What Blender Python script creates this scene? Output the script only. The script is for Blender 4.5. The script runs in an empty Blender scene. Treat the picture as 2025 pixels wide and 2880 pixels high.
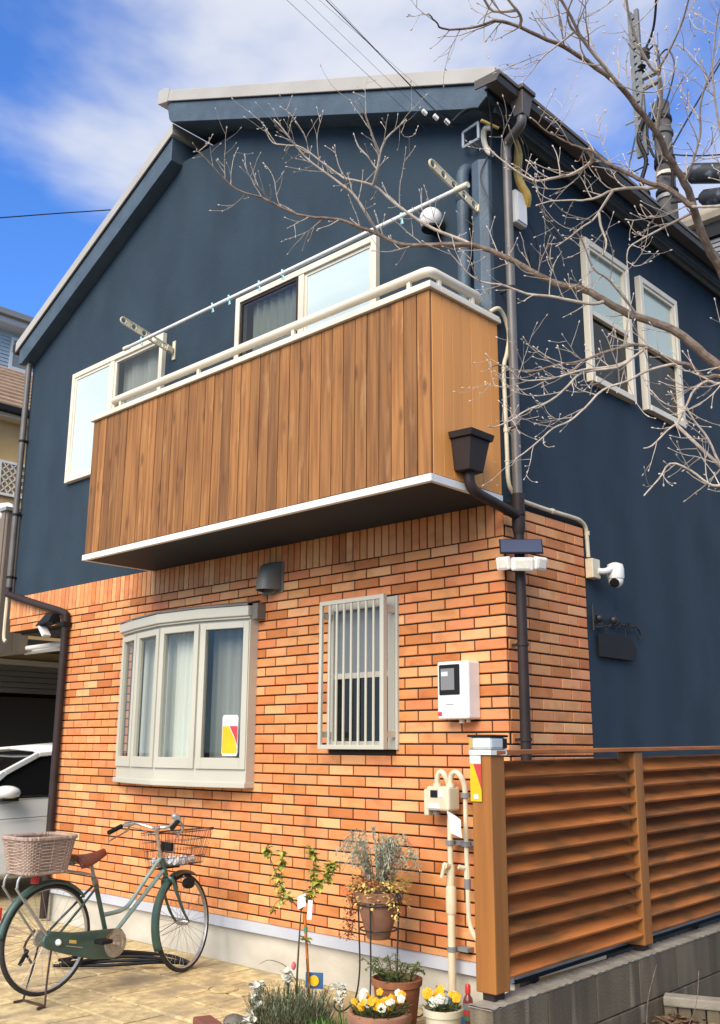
import bpy, math, random
from mathutils import Vector, Matrix
rnd = random.Random(11)
S = bpy.context.scene
COL = S.collection
PI = math.pi

# ------------------------------------------------------------------ camera, sky, sun, exposure
cam_d = bpy.data.cameras.new('camera')
cam = bpy.data.objects.new('camera', cam_d)
COL.objects.link(cam)
S.camera = cam
yaw, pitch, roll = math.radians(-43.4123), math.radians(13.5401), math.radians(0.3416)
fw = Vector((math.sin(yaw)*math.cos(pitch), math.cos(yaw)*math.cos(pitch), math.sin(pitch)))
rt0 = Vector((math.cos(yaw), -math.sin(yaw), 0)); up0 = rt0.cross(fw)
rt = rt0*math.cos(roll) + up0*math.sin(roll); up = up0*math.cos(roll) - rt0*math.sin(roll)
CAMLOC = Vector((3.581, -5.12, 1.56))
cam.matrix_world = Matrix(((rt.x, up.x, -fw.x, CAMLOC.x), (rt.y, up.y, -fw.y, CAMLOC.y), (rt.z, up.z, -fw.z, CAMLOC.z), (0, 0, 0, 1)))
cam_d.sensor_fit = 'VERTICAL'; cam_d.sensor_height = 36.0
cam_d.lens = 2764.06/2880*36
cam_d.clip_start = 0.05; cam_d.clip_end = 2000

SUN_DIR = Vector((0.21, -0.77, 0.60)).normalized()      # towards the sun
elev = math.asin(SUN_DIR.z); azim = math.atan2(SUN_DIR.x, SUN_DIR.y)
W = bpy.data.worlds.new('World'); S.world = W; W.use_nodes = True
wn, wl = W.node_tree.nodes, W.node_tree.links
bg = wn['Background']; bg.inputs['Strength'].default_value = 0.066
sky = wn.new('ShaderNodeTexSky'); sky.sky_type = 'NISHITA'; sky.sun_disc = False
sky.sun_elevation = elev; sky.sun_rotation = azim
sky.air_density = 1.0; sky.dust_density = 0.4; sky.ozone_density = 2.0
tint = wn.new('ShaderNodeMix'); tint.data_type = 'RGBA'; tint.blend_type = 'MULTIPLY'; tint.inputs[0].default_value = 1
tint.inputs[7].default_value = (0.60, 1.06, 1.78, 1)
wl.new(sky.outputs[0], tint.inputs[6])
tc = wn.new('ShaderNodeTexCoord')
mp = wn.new('ShaderNodeMapping'); mp.inputs['Location'].default_value = (-3.2092, -3.6191, 16.8245); mp.inputs['Scale'].default_value = (1.0, 1.0, 1.25)
wl.new(tc.outputs['Generated'], mp.inputs['Vector'])
nz = wn.new('ShaderNodeTexNoise'); nz.inputs['Scale'].default_value = 1.1; nz.inputs['Detail'].default_value = 7; nz.inputs['Roughness'].default_value = 0.54
nz.inputs['Distortion'].default_value = 0.35
wl.new(mp.outputs[0], nz.inputs['Vector'])
cr = wn.new('ShaderNodeValToRGB'); cr.color_ramp.elements[0].position = 0.42; cr.color_ramp.elements[1].position = 0.54; cr.color_ramp.elements[1].color = (.95, .95, .95, 1)
cr.color_ramp.interpolation = 'EASE'
wl.new(nz.outputs[0], cr.inputs[0])
cm = wn.new('ShaderNodeMix'); cm.data_type = 'RGBA'
wl.new(cr.outputs[0], cm.inputs[0]); wl.new(tint.outputs[2], cm.inputs[6])
cm.inputs[7].default_value = (5.1, 5.3, 5.8, 1)
wl.new(cm.outputs[2], bg.inputs['Color'])

sun_d = bpy.data.lights.new('sun', 'SUN'); sun_d.energy = 2.2; sun_d.angle = math.radians(46); sun_d.color = (1.0, 0.90, 0.76)
sun = bpy.data.objects.new('sun', sun_d); COL.objects.link(sun)
sun.rotation_mode = 'QUATERNION'; sun.rotation_quaternion = SUN_DIR.to_track_quat('Z', 'Y'); sun.location = (-3, -8, 9)
vs = S.view_settings; vs.view_transform = 'Standard'; vs.look = 'None'; vs.gamma = 1; vs.use_curve_mapping = False
vs.exposure = 1.27

# ------------------------------------------------------------------ materials
def L(nt, a, b): nt.links.new(a, b)
def mat(name, c1, c2=None, rough=.6, scale=8., stretch=(1, 1, 1), fac=(.35, .65), bump=0., bscale=80., bstretch=None, metal=0., rand=0., spec=.4,
        detail=5, ramp=None, knots=None, world3=False, c3=None, s3=1.5, f3=(.55, .75), st3=(1, 1, 1), coat=0.):
    m = bpy.data.materials.new(name); m.use_nodes = True
    nt = m.node_tree; n = nt.nodes; p = n['Principled BSDF']
    p.inputs['Roughness'].default_value = rough; p.inputs['Metallic'].default_value = metal
    p.inputs['Specular IOR Level'].default_value = spec; p.inputs['Coat Weight'].default_value = coat
    geo = n.new('ShaderNodeNewGeometry')
    oi = n.new('ShaderNodeObjectInfo')
    rsum = n.new('ShaderNodeMath'); rsum.operation = 'ADD'; L(nt, oi.outputs['Random'], rsum.inputs[0]); L(nt, geo.outputs['Random Per Island'], rsum.inputs[1])
    fr = n.new('ShaderNodeMath'); fr.operation = 'FRACT'; L(nt, rsum.outputs[0], fr.inputs[0])
    pos = pos0 = geo.outputs['Position']
    if rand > 0:                                    # shift the pattern from piece to piece
        sc = n.new('ShaderNodeMath'); sc.operation = 'MULTIPLY'; sc.inputs[1].default_value = 37.; L(nt, fr.outputs[0], sc.inputs[0])
        ad = n.new('ShaderNodeVectorMath'); ad.operation = 'ADD'; L(nt, pos, ad.inputs[0]); L(nt, sc.outputs[0], ad.inputs[1]); pos = ad.outputs[0]
    def noise(s, st, det=detail, src=None):
        mpp = n.new('ShaderNodeMapping'); mpp.inputs['Scale'].default_value = st; L(nt, src or pos, mpp.inputs['Vector'])
        t = n.new('ShaderNodeTexNoise'); t.inputs['Scale'].default_value = s; t.inputs['Detail'].default_value = det; L(nt, mpp.outputs[0], t.inputs['Vector'])
        return t.outputs[0]
    def rampfac(src, f):
        r = n.new('ShaderNodeMapRange'); r.inputs[1].default_value = f[0]; r.inputs[2].default_value = f[1]; L(nt, src, r.inputs[0]); return r.outputs[0]
    col = None
    if ramp:
        r = n.new('ShaderNodeValToRGB'); el = r.color_ramp.elements
        while len(el) < len(ramp): el.new(.5)
        for e, (q, c) in zip(el, ramp): e.position = q; e.color = (*c, 1)
        L(nt, fr.outputs[0], r.inputs[0]); col = r.outputs[0]
    if c2 is not None:
        mx = n.new('ShaderNodeMix'); mx.data_type = 'RGBA'; L(nt, rampfac(noise(scale, stretch), fac), mx.inputs[0])
        if col is not None:
            L(nt, col, mx.inputs[6]); dk = n.new('ShaderNodeMix'); dk.data_type = 'RGBA'; dk.blend_type = 'MULTIPLY'; dk.inputs[0].default_value = 1
            L(nt, col, dk.inputs[6]); dk.inputs[7].default_value = (*c2, 1); L(nt, dk.outputs[2], mx.inputs[7])
        else:
            mx.inputs[6].default_value = (*c1, 1); mx.inputs[7].default_value = (*c2, 1)
        col = mx.outputs[2]
    if c3 is not None:
        m3 = n.new('ShaderNodeMix'); m3.data_type = 'RGBA'; L(nt, rampfac(noise(s3, st3, detail, pos0 if world3 else None), f3), m3.inputs[0])
        if col is not None: L(nt, col, m3.inputs[6])
        else: m3.inputs[6].default_value = (*c1, 1)
        m3.inputs[7].default_value = (*c3, 1); col = m3.outputs[2]
    if knots is not None:
        mpk = n.new('ShaderNodeMapping'); mpk.inputs['Scale'].default_value = (9, 9, 3.0); L(nt, pos, mpk.inputs['Vector'])
        vo = n.new('ShaderNodeTexVoronoi'); vo.inputs['Scale'].default_value = 1.0; L(nt, mpk.outputs[0], vo.inputs['Vector'])
        mk = n.new('ShaderNodeMix'); mk.data_type = 'RGBA'; L(nt, rampfac(vo.outputs['Distance'], (.24, .08)), mk.inputs[0]); L(nt, col, mk.inputs[6]); mk.inputs[7].default_value = (*knots, 1); col = mk.outputs[2]
    if rand > 0 and not ramp and col is not None:
        hv = n.new('ShaderNodeHueSaturation'); r = n.new('ShaderNodeMapRange'); r.inputs[3].default_value = 1-rand; r.inputs[4].default_value = 1+rand
        L(nt, fr.outputs[0], r.inputs[0]); L(nt, r.outputs[0], hv.inputs['Value']); L(nt, col, hv.inputs['Color']); col = hv.outputs[0]
    if col is not None: L(nt, col, p.inputs['Base Color'])
    else: p.inputs['Base Color'].default_value = (*c1, 1)
    if bump:
        b = n.new('ShaderNodeBump'); b.inputs['Strength'].default_value = bump; b.inputs['Distance'].default_value = .01
        L(nt, noise(bscale, bstretch or (1, 1, 1), 4), b.inputs['Height']); L(nt, b.outputs[0], p.inputs['Normal'])
    return m
def glassmat(name, tint_, refl=1.45, rough=0.0):
    m = bpy.data.materials.new(name); m.use_nodes = True; nt = m.node_tree; n = nt.nodes
    n.remove(n['Principled BSDF'])
    tr = n.new('ShaderNodeBsdfTransparent'); tr.inputs[0].default_value = (*tint_, 1)
    gl = n.new('ShaderNodeBsdfGlossy'); gl.inputs['Roughness'].default_value = rough; gl.inputs[0].default_value = (.9, .95, .95, 1)
    fr = n.new('ShaderNodeFresnel'); fr.inputs[0].default_value = refl
    ge = n.new('ShaderNodeNewGeometry'); inv = n.new('ShaderNodeMath'); inv.operation = 'SUBTRACT'; inv.inputs[0].default_value = 1; L(nt, ge.outputs['Backfacing'], inv.inputs[1])
    mu = n.new('ShaderNodeMath'); mu.operation = 'MULTIPLY'; L(nt, fr.outputs[0], mu.inputs[0]); L(nt, inv.outputs[0], mu.inputs[1])
    mx = n.new('ShaderNodeMixShader'); L(nt, mu.outputs[0], mx.inputs[0]); L(nt, tr.outputs[0], mx.inputs[1]); L(nt, gl.outputs[0], mx.inputs[2])
    L(nt, mx.outputs[0], n['Material Output'].inputs[0]); return m

m_navy = mat('navy_stucco', (.031, .050, .070), (.025, .041, .058), .75, 1.1, (2.5, 2.5, 1.2), (.3, .7), bump=.5, bscale=110, detail=11, c3=(.036, .057, .077), s3=1.6, f3=(.45, .75), st3=(1.5, 1.5, .8), spec=.15)
m_navy_trim = mat('navy_trim', (.066, .100, .132), (.048, .075, .102), .5, 6, (1, 1, 1), bump=.25, bscale=60)
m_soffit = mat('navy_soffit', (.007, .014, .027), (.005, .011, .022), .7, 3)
m_mortar = mat('dark_mortar', (.022, .012, .007), (.015, .009, .006), .9, 30, bump=.3, bscale=200)
BRICKS = [(0, (.45, .148, .042)), (.07, (.565, .200, .058)), (.18, (.70, .305, .109)), (.28, (.62, .190, .071)), (.40, (.78, .352, .144)), (.52, (.64, .295, .107)), (.62, (.66, .222, .086)), (.76, (.82, .423, .184)), (.86, (.57, .216, .071)), (.93, (.74, .276, .110)), (1, (.67, .246, .087))]
m_brick = mat('brick_tile', (0, 0, 0), (.80, .72, .62), .55, 7, (1, 1, 1.6), (.50, .75), bump=.18, bscale=160, ramp=BRICKS, rand=1, spec=.3, c3=(.20, .105, .040), s3=3.2, f3=(.60, .95), st3=(1, 1, .5), world3=True)
m_concrete = mat('pale_foundation', (.56, .52, .43), (.42, .385, .31), .85, 2.2, (1, 1, 2), (.35, .7), bump=.2, bscale=90, c3=(.30, .26, .19), s3=1.2, f3=(.62, .85))
m_flash = mat('grey_flashing', (.50, .52, .56), (.43, .45, .49), .45, 2, spec=.5)
m_roofmetal = mat('beige_roof_metal', (.43, .405, .36), (.37, .345, .305), .45, 2, (1, 1, 1), spec=.5)
m_gutter = mat('brown_gutter', (.085, .070, .056), (.064, .052, .042), .4, 5, spec=.5)
m_pipe = mat('dark_brown_pipe', (.034, .022, .019), (.025, .017, .015), .55, 6, spec=.25)
m_pipegrey = mat('grey_brown_pipe', (.135, .122, .110), (.105, .094, .085), .42, 6, spec=.5)
m_cream = mat('cream_frame', (.76, .68, .54), (.68, .60, .47), .4, 2, spec=.5)
m_cream2 = mat('cream_pvc', (.68, .60, .42), (.58, .50, .34), .45, 9, spec=.5)
m_white = mat('white_trim', (.78, .77, .74), (.70, .69, .66), .45, 3)
m_plastic = mat('white_plastic', (.82, .79, .73), (.76, .73, .66), .35, 3, spec=.5)
m_greyplas = mat('grey_plastic', (.20, .20, .20), None, .4)
m_black = mat('black_plastic', (.012, .012, .013), None, .6, spec=.2)
m_blackmetal = mat('black_iron', (.016, .016, .018), (.028, .022, .018), .5, 30)
m_bayframe = mat('stone_beige_frame', (.51, .49, .40), (.47, .45, .365), .4, 1.5, spec=.5)
m_plank = mat('stained_plank', (.320, .138, .036), (.205, .082, .021), .62, 26, (1.2, 1.2, .06), (.40, .62), bump=.4, bscale=60, bstretch=(1.5, 1.5, .06), rand=.24, c3=(.40, .205, .075), s3=9, f3=(.60, .72), st3=(1, 1, .22), knots=(.15, .058, .016))
m_plankside = mat('painted_plank', (.78, .325, .085), (.70, .29, .072), .6, 12, (1, 1, .08), (.35, .7), bump=.1, bscale=60, bstretch=(1, 1, .1), rand=.10)
m_slat = mat('louvre_wood', (.43, .138, .028), (.24, .078, .018), .6, 9, (1, .25, 1.5), (.35, .7), bump=.2, bscale=50, bstretch=(1, .08, 1), rand=.28, c3=(.17, .075, .022), s3=9, f3=(.50, .66), st3=(1.5, .35, 2.0))
m_post = mat('post_wood', (.34, .130, .025), (.25, .092, .019), .55, 14, (1.5, 1.5, .08), (.35, .7), bump=.2, bscale=50, bstretch=(1, 1, .06), rand=.06)
m_block = mat('concrete_block', (.150, .118, .076), (.088, .068, .043), .95, 7, (1, 1.2, .18), (.35, .65), bump=.55, bscale=140, rand=.1, c3=(.23, .19, .13), s3=6, f3=(.6, .72), st3=(1, 1.5, .14))
m_blocktop = mat('concrete_cap', (.33, .295, .23), (.22, .195, .15), .95, 12, bump=.5, bscale=160)
m_stone = mat('paving_stone', (.66, .53, .28), (.47, .365, .18), .88, 16, (1, .8, 1), (.40, .60), bump=.8, bscale=22, rand=.05, c3=(.34, .275, .165), s3=4.5, f3=(.46, .66), st3=(1, .7, 1), world3=True)
m_joint = mat('paving_joint', (.46, .365, .195), (.32, .255, .145), .95, 9, bump=.3)
m_asphalt = mat('asphalt', (.055, .054, .052), (.042, .041, .04), .9, 30, bump=.5, bscale=300)
m_soil = mat('soil', (.085, .058, .036), (.045, .031, .02), .95, 12, bump=.9, bscale=60)
m_leaf_dead = mat('dead_leaves', (.24, .14, .075), (.14, .085, .05), .8, 30, rand=.4)
m_frost = mat('frosted_glass', (.57, .66, .64), (.49, .58, .56), .06, .9, spec=.6, coat=.3)
m_paleblind = mat('pale_green_blind', (.44, .54, .47), (.38, .48, .41), .12, 1, spec=.8, coat=.5)
m_glass = glassmat('window_glass', (.88, .89, .87), 1.6)
m_screen = mat('insect_screen', (.20, .22, .22), (.16, .18, .18), .3, 1.2, spec=.6, coat=.3)
m_darkpane = glassmat('dark_glass', (.42, .43, .42), 1.6)
m_sidepane = glassmat('dark_side_glass', (.10, .11, .10), 1.35)
m_doorpane = glassmat('door_glass', (.62, .64, .63), 1.6)
m_curtain = mat('white_curtain', (.80, .82, .78), (.72, .75, .71), .9, 2)
m_greycurtain = mat('grey_curtain', (.36, .37, .36), (.30, .31, .30), .9, 5, (1, 1, .2))
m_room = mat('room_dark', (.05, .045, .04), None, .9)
m_green = mat('bicycle_green', (.045, .095, .075), (.034, .072, .056), .35, 14, spec=.6, c3=(.13, .085, .05), s3=22, f3=(.66, .74))
m_greenlight = mat('bicycle_pale_green', (.25, .335, .29), (.18, .25, .215), .3, 14, spec=.6, c3=(.14, .085, .05), s3=26, f3=(.66, .74))
m_chrome = mat('worn_chrome', (.62, .61, .58), (.42, .38, .33), .28, 25, metal=.85)
m_rim = mat('aluminium_rim', (.60, .58, .53), (.46, .44, .40), .38, 20, metal=.6)
m_rubber = mat('tyre_rubber', (.022, .021, .020), (.035, .033, .03), .8, 40, bump=.2)
m_leather = mat('brown_saddle', (.20, .042, .020), (.15, .032, .015), .42, 20, spec=.5)
m_wicker = mat('wicker', (.45, .335, .265), (.32, .23, .175), .75, 40, rand=.15)
m_rust = mat('rusty_metal', (.40, .37, .30), (.30, .26, .19), .5, 18, metal=.3, c3=(.17, .075, .025), s3=9, f3=(.52, .62))
m_wire = mat('dark_wire', (.06, .035, .022), (.035, .022, .016), .6, 20)
m_steel = mat('galvanised_steel', (.42, .43, .42), (.33, .34, .33), .45, 10, metal=.5)
m_terra = mat('terracotta', (.33, .125, .055), (.24, .090, .040), .8, 14, bump=.15, bscale=60, c3=(.40, .20, .11), s3=5, f3=(.6, .8))
m_terrapale = mat('dusty_terracotta', (.34, .17, .105), (.25, .12, .075), .85, 10, bump=.15)
m_potwhite = mat('ivory_pot', (.62, .58, .44), (.54, .50, .38), .6, 6)
m_leafg = mat('green_leaf', (.060, .105, .030), (.11, .14, .035), .55, 25, rand=.4)
m_leafy = mat('yellow_green_leaf', (.42, .40, .06), (.20, .25, .05), .5, 20, rand=.35)
m_grey_leaf = mat('silver_leaf', (.40, .41, .31), (.27, .29, .21), .8, 20, rand=.3)
m_lav = mat('lavender_leaf', (.105, .14, .070), (.17, .20, .12), .75, 20, rand=.4)
m_grass = mat('green_blade', (.06, .15, .025), (.09, .19, .04), .6, 10, rand=.35)
m_yel = mat('yellow_petal', (.78, .43, .010), (.70, .30, .008), .6, 20, rand=.1)
m_whp = mat('white_petal', (.66, .64, .55), (.58, .58, .50), .6, 20, rand=.08)
m_pink = mat('pink_petal', (.60, .14, .20), (.45, .07, .09), .6, 20, rand=.3)
m_cream_leaf = mat('pale_yellow_leaf', (.76, .60, .20), (.58, .42, .12), .7, 20, rand=.3)
m_red_leaf = mat('dark_red_leaf', (.20, .035, .022), (.28, .10, .05), .7, 20, rand=.3)
m_stem = mat('stem', (.085, .060, .035), (.06, .07, .03), .7, 20)
m_orange = mat('orange_stake', (.55, .17, .02), (.42, .12, .015), .6, 10)
m_bark = mat('bark', (.14, .092, .064), (.25, .195, .145), .8, 30, (1, 1, 1), (.4, .7), bump=.35, bscale=70)
m_twig = mat('pale_twig', (.55, .465, .375), (.38, .30, .23), .75, 40)
m_bud = mat('pale_bud', (.62, .54, .46), (.48, .40, .33), .7, 30, rand=.2)
m_red = mat('red_plastic', (.55, .03, .025), None, .35, spec=.5)
m_redlabel = mat('red_label', (.50, .05, .05), None, .5)
m_brownplas = mat('maroon_bottle', (.16, .035, .028), None, .3, spec=.6)
m_greenlabel = mat('green_label', (.06, .22, .13), None, .5)
m_blue = mat('blue_label', (.035, .12, .27), (.03, .09, .21), .5, 8)
m_yellow = mat('yellow_plastic', (.70, .47, .01), (.66, .40, .01), .45, 8)
m_mustard = mat('mustard_cover', (.66, .46, .13), (.50, .30, .06), .5, 12)
m_carwhite = mat('white_car_paint', (.84, .83, .78), None, .25, spec=.6, coat=.7)
m_carglass = mat('dark_car_glass', (.008, .008, .008), None, .05, spec=.6)
m_panel = mat('solar_panel', (.045, .060, .12), (.035, .045, .09), .25, 3, spec=.6)
m_lens = mat('lamp_lens', (.80, .76, .64), (.72, .68, .56), .25, 30)
m_globe = mat('milk_glass', (.80, .78, .74), None, .2, spec=.6)
m_ventgrey = mat('vent_hood_grey', (.16, .15, .125), (.13, .12, .10), .45, 5, spec=.5)
m_pole = mat('concrete_pole', (.105, .10, .095), (.075, .072, .068), .85, 4, (1, 1, .2), bump=.2)
m_cable = mat('black_cable', (.012, .012, .013), None, .5)
m_armsteel = mat('dull_steel', (.17, .18, .18), (.12, .125, .13), .6, 8)
m_closure = mat('mottled_closure', (.018, .020, .024), (.10, .12, .15), .5, 9, (1, 1, 1), (.55, .7))
m_paper = mat('white_paper', (.75, .74, .72), (.55, .56, .60), .7, 30)
m_blueside = mat('pale_blue_siding', (.42, .50, .55), (.33, .40, .45), .7, 18, (.25, .25, 3.5), (.35, .65), bump=.8, bscale=18, bstretch=(.3, .3, 3))
m_blueshade = mat('grey_white_trim', (.60, .63, .64), None, .6)
m_creamwall = mat('cream_wall', (.62, .42, .19), (.56, .37, .16), .8, 3)
m_tile = mat('brown_roof_tile', (.36, .24, .15), (.26, .17, .11), .75, 10, rand=.12)
m_brownboard = mat('grey_brown_board', (.22, .175, .14), (.15, .12, .095), .85, 6, (1, 1, .2), rand=.12)
m_shutter = mat('shutter_slat', (.20, .185, .16), (.16, .148, .128), .6, 4, (1, .3, 1))
m_greywall = mat('pale_siding', (.55, .55, .53), (.45, .45, .44), .7, 8, (1, 1, 4), bump=.3)
m_beigeslab = mat('beige_slab', (.34, .29, .22), (.28, .235, .18), .8, 5)
m_rock = mat('rock', (.20, .17, .14), (.11, .095, .08), .9, 12, bump=.8, bscale=30)
m_redstone = mat('red_brown_edging', (.22, .08, .055), (.16, .06, .045), .85, 12, bump=.3)
m_peg = mat('aqua_peg', (.30, .62, .66), None, .4)
m_amber = mat('amber_post_lens', (.50, .35, .08), None, .3)
m_palelens = mat('pale_grey_lens', (.62, .65, .62), (.52, .55, .53), .3, 12)

# ------------------------------------------------------------------ mesh helpers
class MB:
    def __init__(s): s.v = []; s.f = []
    def add(s, vs, fs):
        b = len(s.v); s.v += [tuple(v) for v in vs]; s.f += [tuple(i+b for i in f) for f in fs]; return s
    def hexa(s, p):                     # 8 corners: bottom ring 0-3, top ring 4-7
        return s.add(p, [(3, 2, 1, 0), (4, 5, 6, 7), (0, 1, 5, 4), (1, 2, 6, 5), (2, 3, 7, 6), (3, 0, 4, 7)])
    def box(s, x0, x1, y0, y1, z0, z1):
        return s.hexa([(x0, y0, z0), (x1, y0, z0), (x1, y1, z0), (x0, y1, z0), (x0, y0, z1), (x1, y0, z1), (x1, y1, z1), (x0, y1, z1)])
    def obox(s, c, ax, ay, az):         # centre and three half axes
        c, ax, ay, az = Vector(c), Vector(ax), Vector(ay), Vector(az)
        return s.hexa([c-ax-ay-az, c+ax-ay-az, c+ax+ay-az, c-ax+ay-az, c-ax-ay+az, c+ax-ay+az, c+ax+ay+az, c-ax+ay+az])
    def bar(s, p, q, w, h, upv=(0, 0, 1)):
        p, q = Vector(p), Vector(q); d = (q-p); l = d.length; d.normalize(); u = Vector(upv)
        sd = d.cross(u)
        if sd.length < 1e-4: sd = d.cross(Vector((1, 0, 0)))
        sd.normalize(); u = sd.cross(d)
        return s.obox((p+q)/2, d*l/2, sd*w/2, u*h/2)
    def tube(s, pts, r, n=8, caps=True):
        pts = [Vector(p) for p in pts]; k = len(pts)
        if not hasattr(r, '__len__'): r = [r]*k
        b = len(s.v); ref = None
        for i, p in enumerate(pts):
            d = (pts[min(i+1, k-1)] - pts[max(i-1, 0)])
            if d.length < 1e-9: d = Vector((0, 0, 1))
            d.normalize()
            if ref is None:
                ref = Vector((0, 0, 1)) if abs(d.z) < .9 else Vector((1, 0, 0))
            a = d.cross(ref)
            if a.length < 1e-5: a = d.cross(Vector((.3, 1, .2)))
            a.normalize(); ref = a.cross(d); c = ref
            for j in range(n):
                t = 2*PI*j/n; s.v.append(tuple(p + (a*math.cos(t) + c*math.sin(t))*r[i]))
        for i in range(k-1):
            for j in range(n):
                j2 = (j+1) % n
                s.f.append((b+i*n+j, b+i*n+j2, b+(i+1)*n+j2, b+(i+1)*n+j))
        if caps:
            s.f.append(tuple(b+j for j in range(n-1, -1, -1))); s.f.append(tuple(b+(k-1)*n+j for j in range(n)))
        return s
    def lathe(s, prof, c=(0, 0, 0), n=20, axis=(0, 0, 1)):
        ax = Vector(axis).normalized(); a = ax.cross(Vector((0, 0, 1)) if abs(ax.z) < .9 else Vector((1, 0, 0))).normalized(); b2 = ax.cross(a); c = Vector(c); b = len(s.v)
        for (r, h) in prof:
            for j in range(n):
                t = 2*PI*j/n; s.v.append(tuple(c + ax*h + (a*math.cos(t)+b2*math.sin(t))*max(r, 1e-4)))
        for i in range(len(prof)-1):
            for j in range(n):
                j2 = (j+1) % n; s.f.append((b+i*n+j, b+i*n+j2, b+(i+1)*n+j2, b+(i+1)*n+j))
        s.f.append(tuple(b+j for j in range(n-1, -1, -1))); s.f.append(tuple(b+(len(prof)-1)*n+j for j in range(n)))
        return s
    def prism(s, poly, vec):            # planar 3D polygon swept along vec
        vec = Vector(vec); k = len(poly); P = [Vector(p) for p in poly]
        fs = [tuple(range(k-1, -1, -1)), tuple(range(k, 2*k))] + [(i, (i+1) % k, (i+1) % k+k, i+k) for i in range(k)]
        return s.add(P + [p+vec for p in P], fs)
    def ball(s, c, r, n=10, m=6):
        c = Vector(c); r = (r, r, r) if not hasattr(r, '__len__') else r; b = len(s.v)
        for i in range(m+1):
            th = PI*i/m
            for j in range(n):
                t = 2*PI*j/n; q = max(math.sin(th), 1e-3)
                s.v.append((c.x+r[0]*q*math.cos(t), c.y+r[1]*q*math.sin(t), c.z-r[2]*math.cos(th)))
        for i in range(m):
            for j in range(n):
                j2 = (j+1) % n; s.f.append((b+i*n+j, b+i*n+j2, b+(i+1)*n+j2, b+(i+1)*n+j))
        return s
    def grid(s, fn, nu, nv):
        b = len(s.v)
        for i in range(nu+1):
            for j in range(nv+1): s.v.append(tuple(fn(i/nu, j/nv)))
        for i in range(nu):
            for j in range(nv):
                a = b+i*(nv+1)+j; s.f.append((a, a+nv+1, a+nv+2, a+1))
        return s
    def leaf(s, c, d, w, l, nrm=(0, 0, 1)):     # a folded leaf of four triangles
        c, d = Vector(c), Vector(d).normalized(); sd = d.cross(Vector(nrm))
        if sd.length < 1e-4: sd = d.cross(Vector((1, .2, 0)))
        sd.normalize(); u = sd.cross(d)
        s.add([c, c+d*l*.5+sd*w/2+u*w*.15, c+d*l, c+d*l*.5-sd*w/2+u*w*.15, c+d*l*.5], [(0, 4, 1), (1, 4, 2), (2, 4, 3), (3, 4, 0)])
        return s
    def mesh(s, name, m, org=(0, 0, 0), smooth=False, angle=35):
        me = bpy.data.meshes.new(name); o = Vector(org)
        me.from_pydata([tuple(Vector(v)-o) for v in s.v], [], s.f); me.materials.append(m)
        if smooth:
            me.polygons.foreach_set('use_smooth', [True]*len(me.polygons)); me.set_sharp_from_angle(angle=math.radians(angle))
        me.update(); return me
ORG = {}
def obj(name, mb, m, parent=None, smooth=False, bevel=0., label=None, kind=None, angle=35):
    org = ORG[parent] if parent else (0, 0, 0)
    o = bpy.data.objects.new(name, mb.mesh(name, m, org, smooth, angle)); COL.objects.link(o)
    if parent: o.parent = parent
    ORG[o] = org
    if bevel:
        b = o.modifiers.new('bevel', 'BEVEL'); b.width = bevel; b.segments = 2; b.limit_method = 'ANGLE'; b.angle_limit = math.radians(40)
    if label: o['label'] = label
    if kind: o['kind'] = kind
    return o
def tag(o, label, cat, group=None):
    o['label'] = label; o['category'] = cat
    if group: o['group'] = group
    return o
def thing(name, label, cat, loc=(0, 0, 0), group=None):
    o = bpy.data.objects.new(name, None); COL.objects.link(o); o.location = loc; o.empty_display_size = .1
    ORG[o] = tuple(loc); return tag(o, label, cat, group)
def copy_piece(o, loc=None, parent=None):
    c = o.copy(); COL.objects.link(c)
    if parent: c.parent = parent
    if loc is not None: c.location = loc
    ORG[c] = ORG[o]
    return c
def smooth_path(pts, k=4):
    P = [Vector(p) for p in pts]; out = []
    for i in range(len(P)-1):
        p0, p1, p2, p3 = P[max(i-1, 0)], P[i], P[i+1], P[min(i+2, len(P)-1)]
        for j in range(k):
            t = j/k
            out.append(.5*((2*p1) + (p2-p0)*t + (2*p0-5*p1+4*p2-p3)*t*t + (3*p1-p0-3*p2+p3)*t**3))
    out.append(P[-1]); return out

# ------------------------------------------------------------------ the setting: ground, road, drive, soil
def struct(name, mb, m, **k):
    o = obj(name, mb, m, **k); o['kind'] = 'structure'; return o
struct('ground', MB().box(-300, 300, -300, 300, -.6, -.06), m_soil)
struct('road', MB().box(-60, 60, -14, -3.6, -.055, -.012), m_asphalt)
drive = struct('driveway', MB().box(-13.5, 1.02, -3.6, 7, -.055, -.010), m_joint)
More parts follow.
